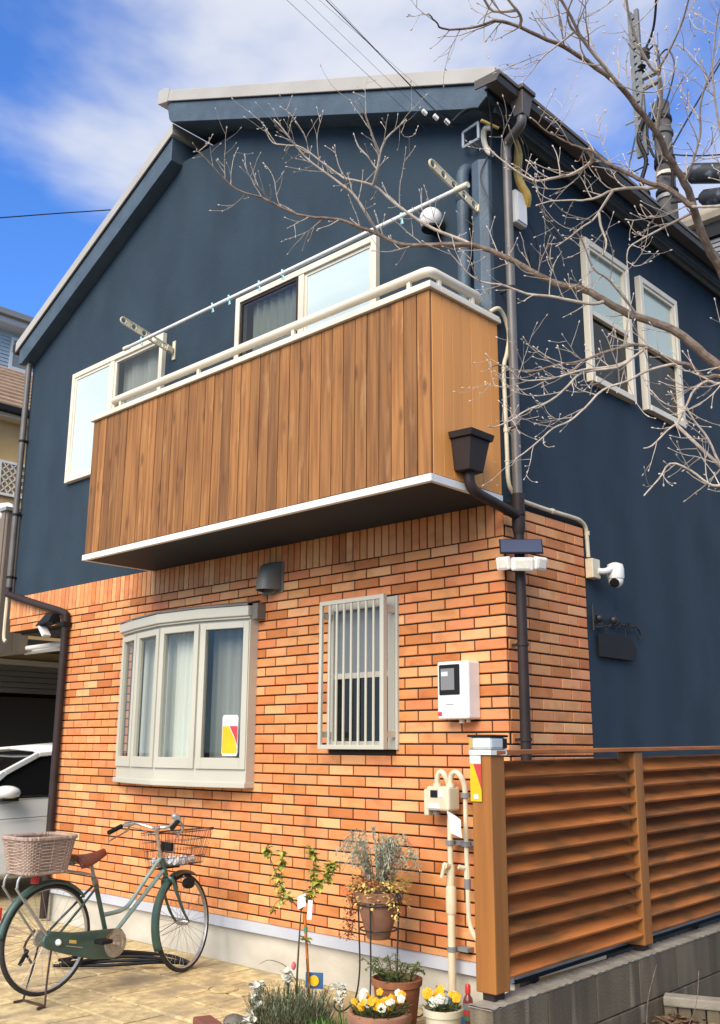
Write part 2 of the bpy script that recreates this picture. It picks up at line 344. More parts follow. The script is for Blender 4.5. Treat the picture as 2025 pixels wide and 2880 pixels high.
# stamped paving: random ashlar of slightly uneven slabs
cell = .30; nx, ny = 26, 12; used = [[False]*ny for _ in range(nx)]
slabs = []
R2 = random.Random(5)
for i in range(nx):
    for j in range(ny):
        if used[i][j]: continue
        opts = [(1, 1), (2, 1), (1, 2), (2, 2), (2, 1), (1, 2)]; R2.shuffle(opts)
        for (a, b) in opts:
            if i+a <= nx and j+b <= ny and not any(used[i+p][j+q] for p in range(a) for q in range(b)): break
        else: a = b = 1
        for p in range(a):
            for q in range(b): used[i+p][j+q] = True
        slabs.append((i, j, a, b))
for (i, j, a, b) in slabs:
    x0 = -6.8+i*cell; y0 = -.02-(j+b)*cell; x1, y1 = x0+a*cell, y0+b*cell; g = .005; z = R2.uniform(-.002, .004)
    t = [R2.uniform(-.0025, .0025) for _ in range(4)]; e = .012
    j4 = [R2.uniform(0, .006) for _ in range(8)]
    P = [(x0+g+j4[0], y0+g+j4[1]), (x1-g-j4[2], y0+g+j4[3]), (x1-g-j4[4], y1-g-j4[5]), (x0+g+j4[6], y1-g-j4[7])]
    cx, cy = (x0+x1)/2, (y0+y1)/2
    Q = [(px+(e if px < cx else -e), py+(e if py < cy else -e)) for px, py in P]
    mb = MB().add([(px, py, -.012) for px, py in P] + [(px, py, z-.004+t[k]) for k, (px, py) in enumerate(P)] + [(px, py, z+t[k]) for k, (px, py) in enumerate(Q)],
                  [(0, 1, 5, 4), (1, 2, 6, 5), (2, 3, 7, 6), (3, 0, 4, 7), (4, 5, 9, 8), (5, 6, 10, 9), (6, 7, 11, 10), (7, 4, 8, 11), (8, 9, 10, 11)])
    obj('paving_stone', mb, m_stone, drive)
# raised bed of soil to the right of the block wall
def soil_h(x, y):
    return .315 + .02*math.sin(3.1*x+1)*math.cos(2.3*y) + .02*math.sin(9*x)*math.sin(8*y+1) - .30*max(0, min(1, (-1.7-y)/.7))
struct('soil_bed', MB().grid(lambda u, v: (1.13+u*7, -2.4+v*11, soil_h(1.13+u*7, -2.4+v*11)), 60, 90), m_soil, smooth=True)

# ------------------------------------------------------------------ the house
house = thing('house', 'two-storey navy rendered house with orange brick ground floor and timber balcony', 'house', (-3.2, 0, 0))
ZB, ZT = .315, 2.895        # brick courses between flashing and soldier course
SOLD = 3.13
def rtop(x): return 7.956-.460*(x+3.75)          # right roof plane, top
def rbot(x): return 7.56-.452*(x+3.64)
def ltop(x): return 7.59+.520*(x+3.73)           # left roof plane, top
def lbot(x): return 7.215+.510*(x+3.73)
def wall_top(x): return (rbot(x)+.04) if x > -3.73 else (lbot(x)+.04)
W1 = (-5.46, -3.86, 4.255, 5.425); W2 = (-2.735, -1.09, 3.45, 5.415)
W3 = (1.185, 1.835, 4.30, 5.46); W4 = (2.065, 2.715, 4.30, 5.46)
WG = (-1.525, -.935, 1.585, 2.565)
BAYH = (-4.02, -2.55, 1.47, 2.55)
def wall_cells(bm, xs, holes, z0, top, conv):
    """solid wall strips left around rectangular holes; conv maps (along, depth 0/1, z) to a point"""
    xs = sorted(set(xs))
    for a, b in zip(xs[:-1], xs[1:]):
        mid = (a+b)/2; spans = []; lo = z0
        for h in sorted([h for h in holes if h[0] <= mid <= h[1]], key=lambda h: h[2]):
            spans.append((lo, h[2])); lo = h[3]
        spans.append((lo, None))
        for s0, s1 in spans:
            ta, tb = (top(a), top(b)) if s1 is None else (s1, s1)
            bm.hexa([conv(a, 0, s0), conv(b, 0, s0), conv(b, 1, s0), conv(a, 1, s0), conv(a, 0, ta), conv(b, 0, tb), conv(b, 1, tb), conv(a, 1, ta)])
fr = lambda a, d, z: (a, .13*d, z)
sd = lambda a, d, z: (-.13*d, a, z)
up_w = MB()
wall_cells(up_w, [-6.45, -3.7301, -3.73, 0] + [w for h in (W1, W2) for w in h[:2]], [W1, W2], SOLD+.002, wall_top, fr)
wall_cells(up_w, [.13, 7.0] + [w for h in (W3, W4) for w in h[:2]], [W3, W4], SOLD+.002, lambda y: 5.96, sd)
up_w.box(-.13, 0, 1.0, 7.0, 0, SOLD+.002)                                     # navy wall behind the brick return
up_w.box(-6.45, -6.32, .13, 7, 2.9, 5.75); up_w.box(-6.32, -.13, 6.87, 7, 0, 5.9)
obj('upper_wall', up_w, m_navy, house)
lo_w = MB()
wall_cells(lo_w, [-5.27, 0] + [w for h in (WG, BAYH) for w in h[:2]], [WG, BAYH], .30, lambda x: SOLD, fr)
lo_w.box(-6.45, -5.27, 0, .13, 2.755, SOLD); lo_w.box(-.13, 0, .13, 1.0, .30, SOLD)
obj('brick_backing', lo_w, m_mortar, house)
obj('side_wall', MB().box(-5.27, -5.14, .13, 6.87, 0, 2.74), m_navy, house)
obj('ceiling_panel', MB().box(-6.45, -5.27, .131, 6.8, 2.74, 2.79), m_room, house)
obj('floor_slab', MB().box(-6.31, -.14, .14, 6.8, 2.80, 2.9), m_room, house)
obj('foundation', MB().box(-5.25, -.02, .02, .12, -.05, .31).box(-.12, -.02, .12, 1.02, -.05, .31), m_concrete, house)
obj('flashing', MB().prism([(-5.28, .0, .315), (-5.28, -.024, .309), (-5.28, -.024, .243), (-5.28, .03, .243), (-5.28, .03, .315)], (5.30, 0, 0))
    .box(-.02, .022, .02, 1.0, .243, .312), m_flash, house)

# --- brick tiles
def brick_mb(w, h, d=.011, c=.0035):        # front at -y, centred
    a, b = w/2, h/2
    return MB().add([(-a, 0, -b), (a, 0, -b), (a, 0, b), (-a, 0, b), (-a, -d+c, -b), (a, -d+c, -b), (a, -d+c, b), (-a, -d+c, b),
                     (-a+c, -d, -b+c), (a-c, -d, -b+c), (a-c, -d, b-c), (-a+c, -d, b-c)],
                    [(0, 1, 5, 4), (1, 2, 6, 5), (2, 3, 7, 6), (3, 0, 4, 7), (4, 5, 9, 8), (5, 6, 10, 9), (6, 7, 11, 10), (7, 4, 8, 11), (8, 9, 10, 11)])
CH = .0724; GAP = .0108; PW = .2385
tiles = []          # (face, centre along, z, w, h)
def clip(a, b, holes, z0, z1):
    segs = [(a, b)]
    for (h0, h1, hz0, hz1) in holes:
        if z1 <= hz0+.02 or z0 >= hz1-.02: continue
        new = []
        for s0, s1 in segs:
            if h1 <= s0 or h0 >= s1: new.append((s0, s1)); continue
            if h0 > s0: new.append((s0, h0))
            if h1 < s1: new.append((h1, s1))
        segs = new
    return [s for s in segs if s[1]-s[0] > .018]
bay_out = (-4.10, -2.40, 1.33, 2.62); grill_out = (-1.555, -.905, 1.555, 2.59)
for i in range(36):
    z1 = ZT-i*CH-GAP/2; z0 = max(z1-CH+GAP, ZB+.002); hh = z1-z0
    if hh < .02: continue
    off = -.112 if i % 2 == 0 else -.2345
    left = -6.45 if z0 > 2.75 else -5.27
    if z1 > 2.755 > z0: left = -5.27
    edges = [.0115]; e = off
    while e > left: edges.append(e); e -= PW
    edges.append(left)
    for b, a in zip(edges[:-1], edges[1:]):
        a2, b2 = a+GAP/2, b-(GAP/2 if b < 0 else 0)
        for s0, s1 in clip(a2, b2, [bay_out, grill_out], z0, z1): tiles.append(('f', (s0+s1)/2, (z0+z1)/2, s1-s0, hh))
x = .0115
while x > -6.44:
    tiles.append(('f', x-.031, (ZT+SOLD)/2, .0612, SOLD-ZT-.006)); x -= .0705
for i in range(-3, 36):
    z1 = ZT-i*CH-GAP/2; z0 = max(z1-CH+GAP, ZB+.002); hh = z1-z0
    if hh < .02: continue
    e = .14 if i % 2 == 0 else .0215
    edges = [0.001, e]; e += PW
    while e < .96: edges.append(e); e += PW
    edges.append(.985)
    for a, b in zip(edges[:-1], edges[1:]):
        if b-a > .03: tiles.append(('s', (a+b)/2+GAP/4, (z0+z1)/2, b-a-GAP, hh))
def tile_pos(t): return Vector((t[1], -.0, t[2])) if t[0] == 'f' else Vector((0, t[1], t[2]))
def tile_size(t):
    p = tile_pos(t); d = CAMLOC-p; n = Vector((0, -1, 0)) if t[0] == 'f' else Vector((1, 0, 0))
    hidden = (t[0] == 's' and t[2] < 1.45) or (t[0] == 'f' and t[1] > -.25 and t[2] < 1.2)
    return 0 if hidden else t[3]*t[4]*max(0, d.normalized().dot(n))/max((CAMLOC-p).length, .1)**2
tiles.sort(key=tile_size, reverse=True)
cache = {}
rest = MB()
Rz90 = Matrix.Rotation(math.radians(90), 4, 'Z')
for k, t in enumerate(tiles):
    jit = R2.uniform(-.0012, .0012); p = tile_pos(t)
    if k < 300:
        key = (t[0], round(t[3], 3), round(t[4], 3))
        if key not in cache:
            mb = brick_mb(t[3], t[4])
            if t[0] == 's': mb.v = [tuple(Rz90 @ Vector(v)) for v in mb.v]
            cache[key] = mb.mesh('brick', m_brick)
        o = bpy.data.objects.new('brick', cache[key]); COL.objects.link(o); o.parent = house
        o.location = p - Vector(ORG[house]) + (Vector((0, jit, 0)) if t[0] == 'f' else Vector((jit, 0, 0)))
    else:
        mb = brick_mb(t[3], t[4]); q = [Vector(v) for v in mb.v]
        if t[0] == 's': q = [Rz90 @ v for v in q]
        rest.add([v+p+(Vector((0, jit, 0)) if t[0] == 'f' else Vector((jit, 0, 0))) for v in q], mb.f)
obj('brick', rest, m_brick, house, kind='stuff')

# --- roof
YB = 7.2
rb = MB().prism([(-3.69, -.22, rbot(-3.69)+.03), (-3.66, -.22, rbot(-3.66)), (.04, -.22, rbot(.04)), (.125, -.22, rbot(.04)+.055), (.125, -.22, rtop(.125)-.11), (-3.75, -.22, rtop(-3.75)-.11)], (0, YB+.22, 0))
obj('roof_edge_board', rb, m_navy_trim, house, bevel=.004)
lb = MB().prism([(-6.46, -.14, lbot(-6.46)), (-3.731, -.14, lbot(-3.731)), (-3.731, -.14, ltop(-3.731)-.12), (-6.54, -.14, ltop(-6.54)-.12), (-6.54, -.14, lbot(-6.54)+.04)], (0, YB+.14, 0))
obj('roof_edge_board', lb, m_navy_trim, house, bevel=.004)
def capstrip(f, x0, x1, y, th):
    return MB().prism([(x0, y, f(x0)-th), (x1, y, f(x1)-th), (x1, y, f(x1)), (x0, y, f(x0))], (0, YB-y+.03, 0))
rc = capstrip(rtop, -3.775, .215, -.245, .122)
obj('roof', rc, m_roofmetal, house, bevel=.005)
obj('roof', capstrip(ltop, -6.60, -3.705, -.165, .115), m_roofmetal, house, bevel=.005)
obj('ridge_cap', MB().prism([(-3.86, -.252, rtop(-3.80)-.135), (-3.70, -.252, rtop(-3.70)-.135), (-3.67, -.252, rtop(-3.67)+.006), (-3.74, -.252, rtop(-3.75)+.022), (-3.86, -.252, rtop(-3.86)-.012)], (0, YB, 0)), m_roofmetal, house, bevel=.004)
obj('drip_edge', MB().prism([(-3.66, -.232, rtop(-3.66)-.128), (.12, -.232, rtop(.12)-.128), (.12, -.232, rtop(.12)-.115), (-3.66, -.232, rtop(-3.66)-.115)], (0, .1, 0))
    .prism([(-6.54, -.152, ltop(-6.54)-.13), (-3.74, -.152, ltop(-3.74)-.13), (-3.74, -.152, ltop(-3.74)-.117), (-6.54, -.152, ltop(-6.54)-.117)], (0, .1, 0)), m_black, house)
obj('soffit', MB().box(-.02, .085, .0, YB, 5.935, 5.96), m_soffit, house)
obj('eave_dark_board', MB().box(.118, .212, -.235, YB, 5.998, 6.006), m_soffit, house)  # dark board added, shade of the gutter cavity put into its colour
obj('fascia', MB().box(.085, .115, -.10, YB, 5.895, 6.10), m_navy_trim, house)
# box gutter along the right eave with lip
gp = [(.215, 5.985), (.215, 5.918), (.305, 5.918), (.318, 5.945), (.318, 5.962), (.330, 5.962), (.330, 5.988), (.306, 5.988), (.306, 5.95), (.296, 5.930), (.227, 5.930), (.227, 5.985)]
gut = obj('gutter', MB().prism([(a, -.34, z) for a, z in gp], (0, YB+.3, 0)), m_gutter, house)
obj('end_cap', MB().prism([(.120, -.352, 5.935), (.304, -.352, 5.920), (.324, -.352, 5.955), (.324, -.352, 5.99), (.120, -.352, 5.999)], (0, .012, 0)), m_gutter, gut)
hp = MB().prism([(.215, -.125, 5.965), (.362, -.125, 5.965), (.362, .035, 5.965), (.215, .035, 5.965)], (0, 0, .032))
hp.hexa([(.252, -.085, 5.80), (.326, -.085, 5.80), (.326, -.005, 5.80), (.252, -.005, 5.80), (.230, -.110, 5.965), (.348, -.110, 5.965), (.348, .02, 5.965), (.230, .02, 5.965)])
obj('rain_hopper', hp, m_gutter, gut, bevel=.004)
PX, PY = .085, .062
dp = MB().tube(smooth_path([(.29, -.045, 5.81), (.29, -.045, 5.775), (.268, -.034, 5.745), (.19, .008, 5.742), (.115, .046, 5.735), (PX, PY, 5.70), (PX, PY, 5.60)], 4), .034, 12)
dp.tube([(PX, PY, 5.62), (PX, PY, 3.16)], .031, 14)
pu = obj('downpipe', dp, m_pipegrey, house, smooth=True)
dl = MB().tube([(PX, PY, 2.96), (PX, PY, .02)], .033, 14)
dl.tube([(PX, PY, 3.17), (PX, PY, 3.02)], .043, 14).tube([(PX, PY, 3.03), (PX, PY, 2.94), (PX, PY, 2.90)], [.043, .043, .034], 14)
pl_ = obj('downpipe', dl, m_pipe, house, smooth=True)
for z in (4.62, 3.62): obj('pipe_bracket', MB().tube([(PX, PY, z-.012), (PX, PY, z+.012)], .037, 12).box(-.0, PX, PY-.008, PY+.008, z-.008, z+.008), m_pipe, pu, smooth=True)
for z in (2.2, 1.62): obj('pipe_bracket', MB().tube([(PX, PY, z-.010), (PX, PY, z+.010)], .039, 12).box(-.0, PX, PY-.008, PY+.008, z-.008, z+.008), m_pipe, pl_, smooth=True)
# left downpipe: down the corner, slanting across the lintel, down the brick pier
lp = MB().tube(smooth_path([(-6.58, -.05, 5.98), (-6.57, -.055, 5.88), (-6.50, -.055, 5.83), (-6.455, -.055, 5.78), (-6.45, -.055, 5.6), (-6.45, -.055, 3.22)], 4), .033, 12)
lpo = obj('downpipe', lp, m_pipegrey, house, smooth=True)
ld = MB().tube(smooth_path([(-6.45, -.055, 3.24), (-6.45, -.06, 3.18), (-6.41, -.065, 3.155), (-6.2, -.065, 3.10), (-5.75, -.065, 2.985), (-5.27, -.065, 2.865), (-5.21, -.065, 2.82), (-5.205, -.06, 2.75), (-5.205, -.06, 1.6), (-5.205, -.06, .02)], 4), .037, 12)
obj('downpipe', ld, m_pipe, house, smooth=True)
for z in (4.9, 4.05, 3.35): obj('pipe_bracket', MB().tube([(-6.45, -.055, z-.012), (-6.45, -.055, z+.012)], .039, 12).box(-6.46, -6.40, -.055, 0, z-.008, z+.008), m_black, lpo, smooth=True)
obj('gutter', MB().prism([(-6.70, -.15, 6.02), (-6.70, -.15, 6.10), (-6.69, -.15, 6.11), (-6.565, -.15, 6.13), (-6.565, -.15, 5.98), (-6.66, -.15, 5.98)], (0, YB, 0)), m_pipe, house, bevel=.004)

# --- balcony
BX0, BX1, BY = -3.835, .006, -.722
bal = obj('balcony', MB().box(BX0+.012, BX1-.012, BY+.025, -.002, 3.115, 3.17).box(BX0+.012, BX1-.012, BY+.025, BY+.07, 3.17, 4.35).box(BX0+.012, BX0+.06, BY+.07, -.002, 3.17, 4.35)
          .box(BX1-.06, BX1-.014, BY+.07, -.002, 3.17, 4.35), m_soffit, house)
npl = 36; pw = (BX1-BX0)/npl
for i in range(npl):
    a = BX0+i*pw; e = R2.uniform(-.002, .0015); z0 = 3.168+R2.uniform(0, .003)
    obj('plank', MB().box(a+.0034, a+pw-.0034, BY+e, BY+.022, z0, 4.358), m_plank, bal, bevel=.002)
for i in range(7):
    w = .70/7; a = BY+.022+i*w
    obj('plank', MB().box(BX1-.012, BX1+R2.uniform(-.001, .001), a+.0018, a+w-.0018, 3.168, 4.358), m_plankside, bal, bevel=.0015)
for i in range(7):
    w = .70/7; a = BY+.022+i*w
    obj('plank', MB().box(BX0, BX0+.012, a+.0022, a+w-.0022, 3.168, 4.358), m_plank, bal)
obj('bottom_trim', MB().box(BX0-.008, BX1+.010, BY-.016, BY+.02, 3.112, 3.160).box(BX1-.02, BX1+.010, BY+.02, -.004, 3.112, 3.160).box(BX0-.008, BX0+.02, BY+.02, -.004, 3.112, 3.160), m_white, bal, bevel=.003)
obj('top_cap', MB().box(BX0-.022, BX1+.026, BY-.026, BY+.085, 4.362, 4.392).box(BX1-.075, BX1+.026, BY+.085, .012, 4.362, 4.392).box(BX0-.022, BX0+.075, BY+.085, -.004, 4.362, 4.392)
    .box(BX0-.012, BX1+.016, BY-.014, BY+.070, 4.392, 4.414).box(BX1-.06, BX1+.016, BY+.07, .012, 4.392, 4.414).box(BX0-.012, BX0+.06, BY+.07, -.004, 4.392, 4.414), m_cream, bal, bevel=.004)
RL = BY+.03
obj('handrail', MB().tube(smooth_path([(-3.60, RL+.10, 4.497), (-3.60, RL+.04, 4.502), (-3.57, RL+.005, 4.505), (-3.52, RL, 4.505)], 4) + [Vector((-2, RL, 4.505)), Vector((-.08, RL, 4.505))]
    + smooth_path([(-.07, RL, 4.505), (-.03, RL+.012, 4.505), (-.018, RL+.05, 4.505)], 4) + [Vector((-.018, -.20, 4.505)), Vector((-.03, -.165, 4.503)), Vector((-.08, -.155, 4.50))], .032, 14), m_cream, bal, smooth=True)
for xx in (-3.47, -2.375, -1.275, -.185): obj('rail_post', MB().box(xx-.014, xx+.014, RL-.012, RL+.012, 4.412, 4.485), m_cream, bal, bevel=.003)
for yy in (-.595, -.245): obj('rail_post', MB().box(-.03, -.006, yy-.014, yy+.014, 4.412, 4.485), m_cream, bal, bevel=.003)

# --- windows
def curtain_mb(x0, x1, y, z0, z1, amp=.02, waves=9):
    return MB().grid(lambda u, v: (x0+u*(x1-x0), y+amp*math.sin(u*waves*2*PI)+.006*math.sin(u*57), z0+v*(z1-z0)), 90, 1)
def front_window(x0, x1, z0, z1, xm, panes, y=-.045):
    f = .055
    w = MB().box(x0-.02, x0+f-.02, y, .05, z0-.02, z1+.02).box(x1-f+.02, x1+.02, y, .05, z0-.02, z1+.02).box(x0+f-.02, x1-f+.02, y, .05, z1-f+.022, z1+.02).box(x0+f-.02, x1-f+.02, y-.008, .05, z0-.02, z0+f-.022)
    o = obj('window', w, m_cream, house, bevel=.004)
    obj('mullion', MB().box(xm-.032, xm+.032, y+.006, .03, z0+f-.024, z1-f+.024), m_cream, o, bevel=.003)
    for (a, b, m, dy) in ((x0+f-.022, xm-.030, panes[0], .012), (xm+.030, x1-f+.022, panes[1], .022)):
        s = .03
        obj('sash', MB().box(a, a+s, y+dy, y+dy+.02, z0+.03, z1-.03).box(b-s, b, y+dy, y+dy+.02, z0+.03, z1-.03).box(a+s, b-s, y+dy, y+dy+.02, z1-.03-s, z1-.03).box(a+s, b-s, y+dy, y+dy+.02, z0+.03, z0+.03+s), m_cream if m is not m_doorpane else m_pipe, o)
        obj('pane', MB().box(a+s-.002, b-s+.002, y+dy+.008, y+dy+.012, z0+.03+s, z1-.03-s), m, o)
    return o
w1 = front_window(*W1, -4.715, (m_frost, m_glass))
obj('curtain', curtain_mb(-4.70, -3.87, .10, 4.25, 5.43, .012, 3), m_greycurtain, w1, smooth=True)
w2 = front_window(*W2, -1.915, (m_doorpane, m_frost))
obj('curtain', curtain_mb(-2.62, -1.90, .055, 3.5, 5.36, .016, 8), m_curtain, w2, smooth=True)
def side_window(y0, y1, z0, z1):
    x = .052; f = .05
    w = MB().box(-.05, x, y0-.02, y0+f-.02, z0-.02, z1+.02).box(-.05, x, y1-f+.02, y1+.02, z0-.02, z1+.02).box(-.05, x, y0+f-.02, y1-f+.02, z1-f+.02, z1+.02).box(-.05, x+.006, y0+f-.02, y1-f+.02, z0-.02, z0+f-.02)
    o = obj('window', w, m_cream, house, bevel=.004)
    zm = z0+(z1-z0)*.49
    obj('middle_rail', MB().box(-.01, x-.014, y0+f-.022, y1-f+.022, zm-.02, zm+.02), m_cream, o, bevel=.003)
    obj('sash', MB().box(-.01, x-.012, y0+f-.022, y0+f+.008, zm+.02, z1-f+.02).box(-.01, x-.012, y1-f-.008, y1-f+.022, zm+.02, z1-f+.02).box(-.01, x-.012, y0+f+.008, y1-f-.008, z1-f-.008, z1-f+.02), m_cream, o)
    obj('pane', MB().box(.008, .012, y0+f+.006, y1-f-.006, zm+.018, z1-f-.006), m_paleblind, o)
    obj('pane', MB().box(.000, .004, y0+f-.022, y1-f+.022, z0+f-.022, zm-.018), m_sidepane, o)
    return o
side_window(*W3); side_window(*W4)

# --- barred window
gx0, gx1, gz0, gz1 = WG
gw = obj('window', MB().box(gx0-.03, gx0+.03, -.03, .06, gz0-.03, gz1+.03).box(gx1-.03, gx1+.03, -.03, .06, gz0-.03, gz1+.03).box(gx0+.03, gx1-.03, -.03, .06, gz1-.03, gz1+.03).box(gx0+.03, gx1-.03, -.035, .06, gz0-.03, gz0+.025), m_bayframe, house, bevel=.004)
obj('middle_rail', MB().box(gx0+.028, gx1-.028, -.012, .03, 2.045, 2.085), m_bayframe, gw, bevel=.003)
obj('pane', MB().box(gx0+.028, gx1-.028, .008, .012, 2.085, gz1-.028), m_screen, gw)
obj('pane', MB().box(gx0+.028, gx1-.028, .018, .022, gz0+.022, 2.045), m_darkpane, gw)
gy = -.14
gr = obj('grille', MB().box(gx0+.005, gx0+.033, gy-.012, gy+.012, gz0-.03, gz1+.03).box(gx1-.008+.02, gx1+.048, gy-.02, gy+.02, gz0-.03, gz1+.03).box(gx0+.033, gx1+.012, gy-.012, gy+.012, gz1-.0, gz1+.03).box(gx0+.033, gx1+.012, gy-.012, gy+.012, gz0-.03, gz0), m_bayframe, gw, bevel=.003)
for i in range(7):
    xx = gx0+.033+(i+1)*(gx1-gx0-.021)/8
    obj('bar', MB().tube([(xx, gy, gz0-.002), (xx, gy, gz1+.002)], .0095, 8), m_bayframe, gr, smooth=True)
for xx in (gx0+.012, gx1+.03):
    for zz in (gz0+.05, gz1-.09): obj('grille_arm', MB().box(xx-.012, xx+.012, gy+.012, .0, zz, zz+.04), m_bayframe, gr)
obj('side_rail', MB().box(gx1+.035, gx1+.06, -.03, -.011, gz0-.03, gz1+.03), m_bayframe, gr)

# --- bow window
BP = [(-4.19, -.040), (-3.80, -.150), (-3.33, -.245), (-2.83, -.212), (-2.355, -.085)]
def off_poly(d):            # outward offset of the bow's plan
    out = []
    for i, p in enumerate(BP):
        a = Vector((*BP[max(i-1, 0)], 0)); b = Vector((*BP[min(i+1, 4)], 0)); t = (b-a).normalized(); n = Vector((t.y, -t.x, 0))
        out.append((p[0]+n.x*d, p[1]+n.y*d))
    return out
def ring(d, z0, z1, back=.0):
    P = off_poly(d); poly = [(a, b, z0) for a, b in P] + [(P[-1][0], back, z0), (P[0][0], back, z0)]
    return poly, (0, 0, z1-z0)
def shell(mb, z0, z1, th=.05):
    O = off_poly(0)+[(-2.355, -.002)]; I = off_poly(-th)
    I = [(a, min(b, -.003)) for a, b in I] + [(-2.355-th, -.002)]
    for i in range(len(O)-1):
        mb.hexa([(*O[i], z0), (*O[i+1], z0), (*I[i+1], z0), (*I[i], z0), (*O[i], z1), (*O[i+1], z1), (*I[i+1], z1), (*I[i], z1)])
    return mb
bz0, bz1 = 1.30, 2.58
bay = obj('bow_window', shell(MB(), bz0, 1.475), m_bayframe, house)
obj('head', shell(MB(), 2.50, bz1), m_bayframe, bay)
obj('sill', MB().prism(*ring(.028, 1.262, 1.305)), m_bayframe, bay, bevel=.006)
obj('head_trim', MB().prism(*ring(.050, 2.572, 2.655)), m_bayframe, bay, bevel=.008)
obj('head_trim', MB().prism(*ring(.030, 2.556, 2.571)), m_bayframe, bay)
P = off_poly(.058)
rf = MB(); rf.add([(a, b, 2.655) for a, b in P]+[(a, b, 2.668) for a, b in P]+[(P[0][0]+.1, -.0, 2.70), (P[2][0], -.0, 2.74), (P[4][0], -.0, 2.71)],
       [(i, i+1, i+6, i+5) for i in range(4)] + [(5, 6, 10), (6, 7, 11, 10), (7, 8, 11), (8, 9, 12, 11)])
obj('roof', rf, m_ventgrey, bay)
obj('corner_bracket', MB().box(-2.33, -2.27, -.10, -.011, 2.545, 2.67), m_ventgrey, bay, bevel=.004)
for i in range(4):
    a = Vector((*BP[i], 0)); b = Vector((*BP[i+1], 0)); t = (b-a).normalized(); n = Vector((t.y, -t.x, 0)); ln = (b-a).length
    sw = .062
    def seg(mb, u0, u1, z0, z1, d0, d1):
        p = a+t*u0; q = a+t*u1
        return mb.hexa([tuple(p+n*d1)[:2]+(z0,), tuple(q+n*d1)[:2]+(z0,), tuple(q+n*d0)[:2]+(z0,), tuple(p+n*d0)[:2]+(z0,), tuple(p+n*d1)[:2]+(z1,), tuple(q+n*d1)[:2]+(z1,), tuple(q+n*d0)[:2]+(z1,), tuple(p+n*d0)[:2]+(z1,)])
    fm = MB(); g = .010
    seg(fm, g, sw, 1.40, 2.535, -.03, .017); seg(fm, ln-sw, ln-g, 1.40, 2.535, -.03, .017); seg(fm, sw, ln-sw, 2.485, 2.535, -.03, .017); seg(fm, sw, ln-sw, 1.40, 1.485, -.03, .017)
    obj('sash', fm, m_bayframe, bay, bevel=.003)
    obj('corner_post', seg(MB(), -.010, .009, 1.302, 2.556, -.04, -.006), m_bayframe, bay)
    obj('pane', seg(MB(), sw-.003, ln-sw+.003, 1.483, 2.488, -.012, -.008), m_glass, bay)
obj('corner_post', MB().box(-2.364, -2.352, -.095, -.012, 1.302, 2.556), m_bayframe, bay)
def bow_in(u):
    q = u*4; i = min(int(q), 3); f = q-i
    return BP[i][0]+(BP[i+1][0]-BP[i][0])*f, BP[i][1]+(BP[i+1][1]-BP[i][1])*f
def curt(u0, u1, d, waves):
    return MB().grid(lambda u, v: (bow_in(u0+u*(u1-u0))[0], bow_in(u0+u*(u1-u0))[1]+d+.012*math.sin(u*waves*2*PI)+.004*math.sin(u*61), 1.45+v*1.05), 80, 1)
obj('curtain', curt(.12, .42, .16, 9), m_curtain, bay, smooth=True); obj('curtain', curt(.43, .70, .15, 8), m_curtain, bay, smooth=True)
obj('curtain', curt(.72, .97, .19, 5), m_greycurtain, bay, smooth=True)
obj('inner_sill', MB().prism([(a, b+.06, 1.468) for a, b in BP[1:4]]+[(-2.5, .2, 1.468), (-4.0, .2, 1.468)], (0, 0, .012)), m_bayframe, bay)

# ------------------------------------------------------------------ fittings on the house
def arm(name, x, lab):
    t = thing(name, lab, 'pole holder', (x, 0, 5.2), 'clothes pole holders on the upper wall')
    obj('wall_plate', MB().box(x-.022, x+.022, -.014, .0, 5.13, 5.32), m_cream2, t, bevel=.003)
    d = Vector((0, -.62, .145)).normalized(); s = Vector((1, 0, 0)); u = s.cross(d); c0 = Vector((x, -.03, 5.215))
    # flat bar with round holes: ladder of rails, webs and rings
    mb = MB()
    for e in (-.030, .030): mb.bar(c0+u*e, c0+u*e+d*.56, .016, .009, u)
    for k in range(5):
        cc = c0+d*(.10+.115*k)
        mb.tube([cc+(d*math.cos(a)*.030+u*math.sin(a)*.030) for a in [2*PI*q/14 for q in range(15)]], .0075, 6, False)
        if k < 4: mb.bar(cc+d*.036, cc+d*.080, .012, .06, u)
    mb.tube([c0+d*.56+(d*math.cos(a)*.030+u*math.sin(a)*.030) for a in [PI*q/10-PI/2 for q in range(11)]], .008, 6)
    obj('arm', mb, m_cream2, t, smooth=True)
    obj('socket', MB().obox(c0+d*.03, d*.035, s*.018, u*.030), m_cream2, t, bevel=.004)
    return t
arm('pole_holder', -3.70, 'cream pole holder arm on the upper wall beside the left upstairs window')
arm('pole_holder', -.075, 'cream pole holder arm on the upper wall above the balcony corner')
PYY, PZ = -.40, 5.197
cp = thing('clothes_pole', 'long white clothes pole lying in two holder arms above the balcony', 'clothes pole', (-1.9, PYY, PZ))
obj('pole', MB().tube([(-3.93, PYY, PZ-.012), (.08, PYY, PZ+.008)], .0165, 12), m_white, cp, smooth=True)
obj('end_sleeve', MB().tube([(-.02, PYY, PZ+.0075), (.085, PYY, PZ+.008)], .021, 12), m_cream, cp, smooth=True)
obj('end_sleeve', MB().tube([(-3.935, PYY, PZ-.012), (-3.86, PYY, PZ-.0115)], .021, 12), m_cream, cp, smooth=True)
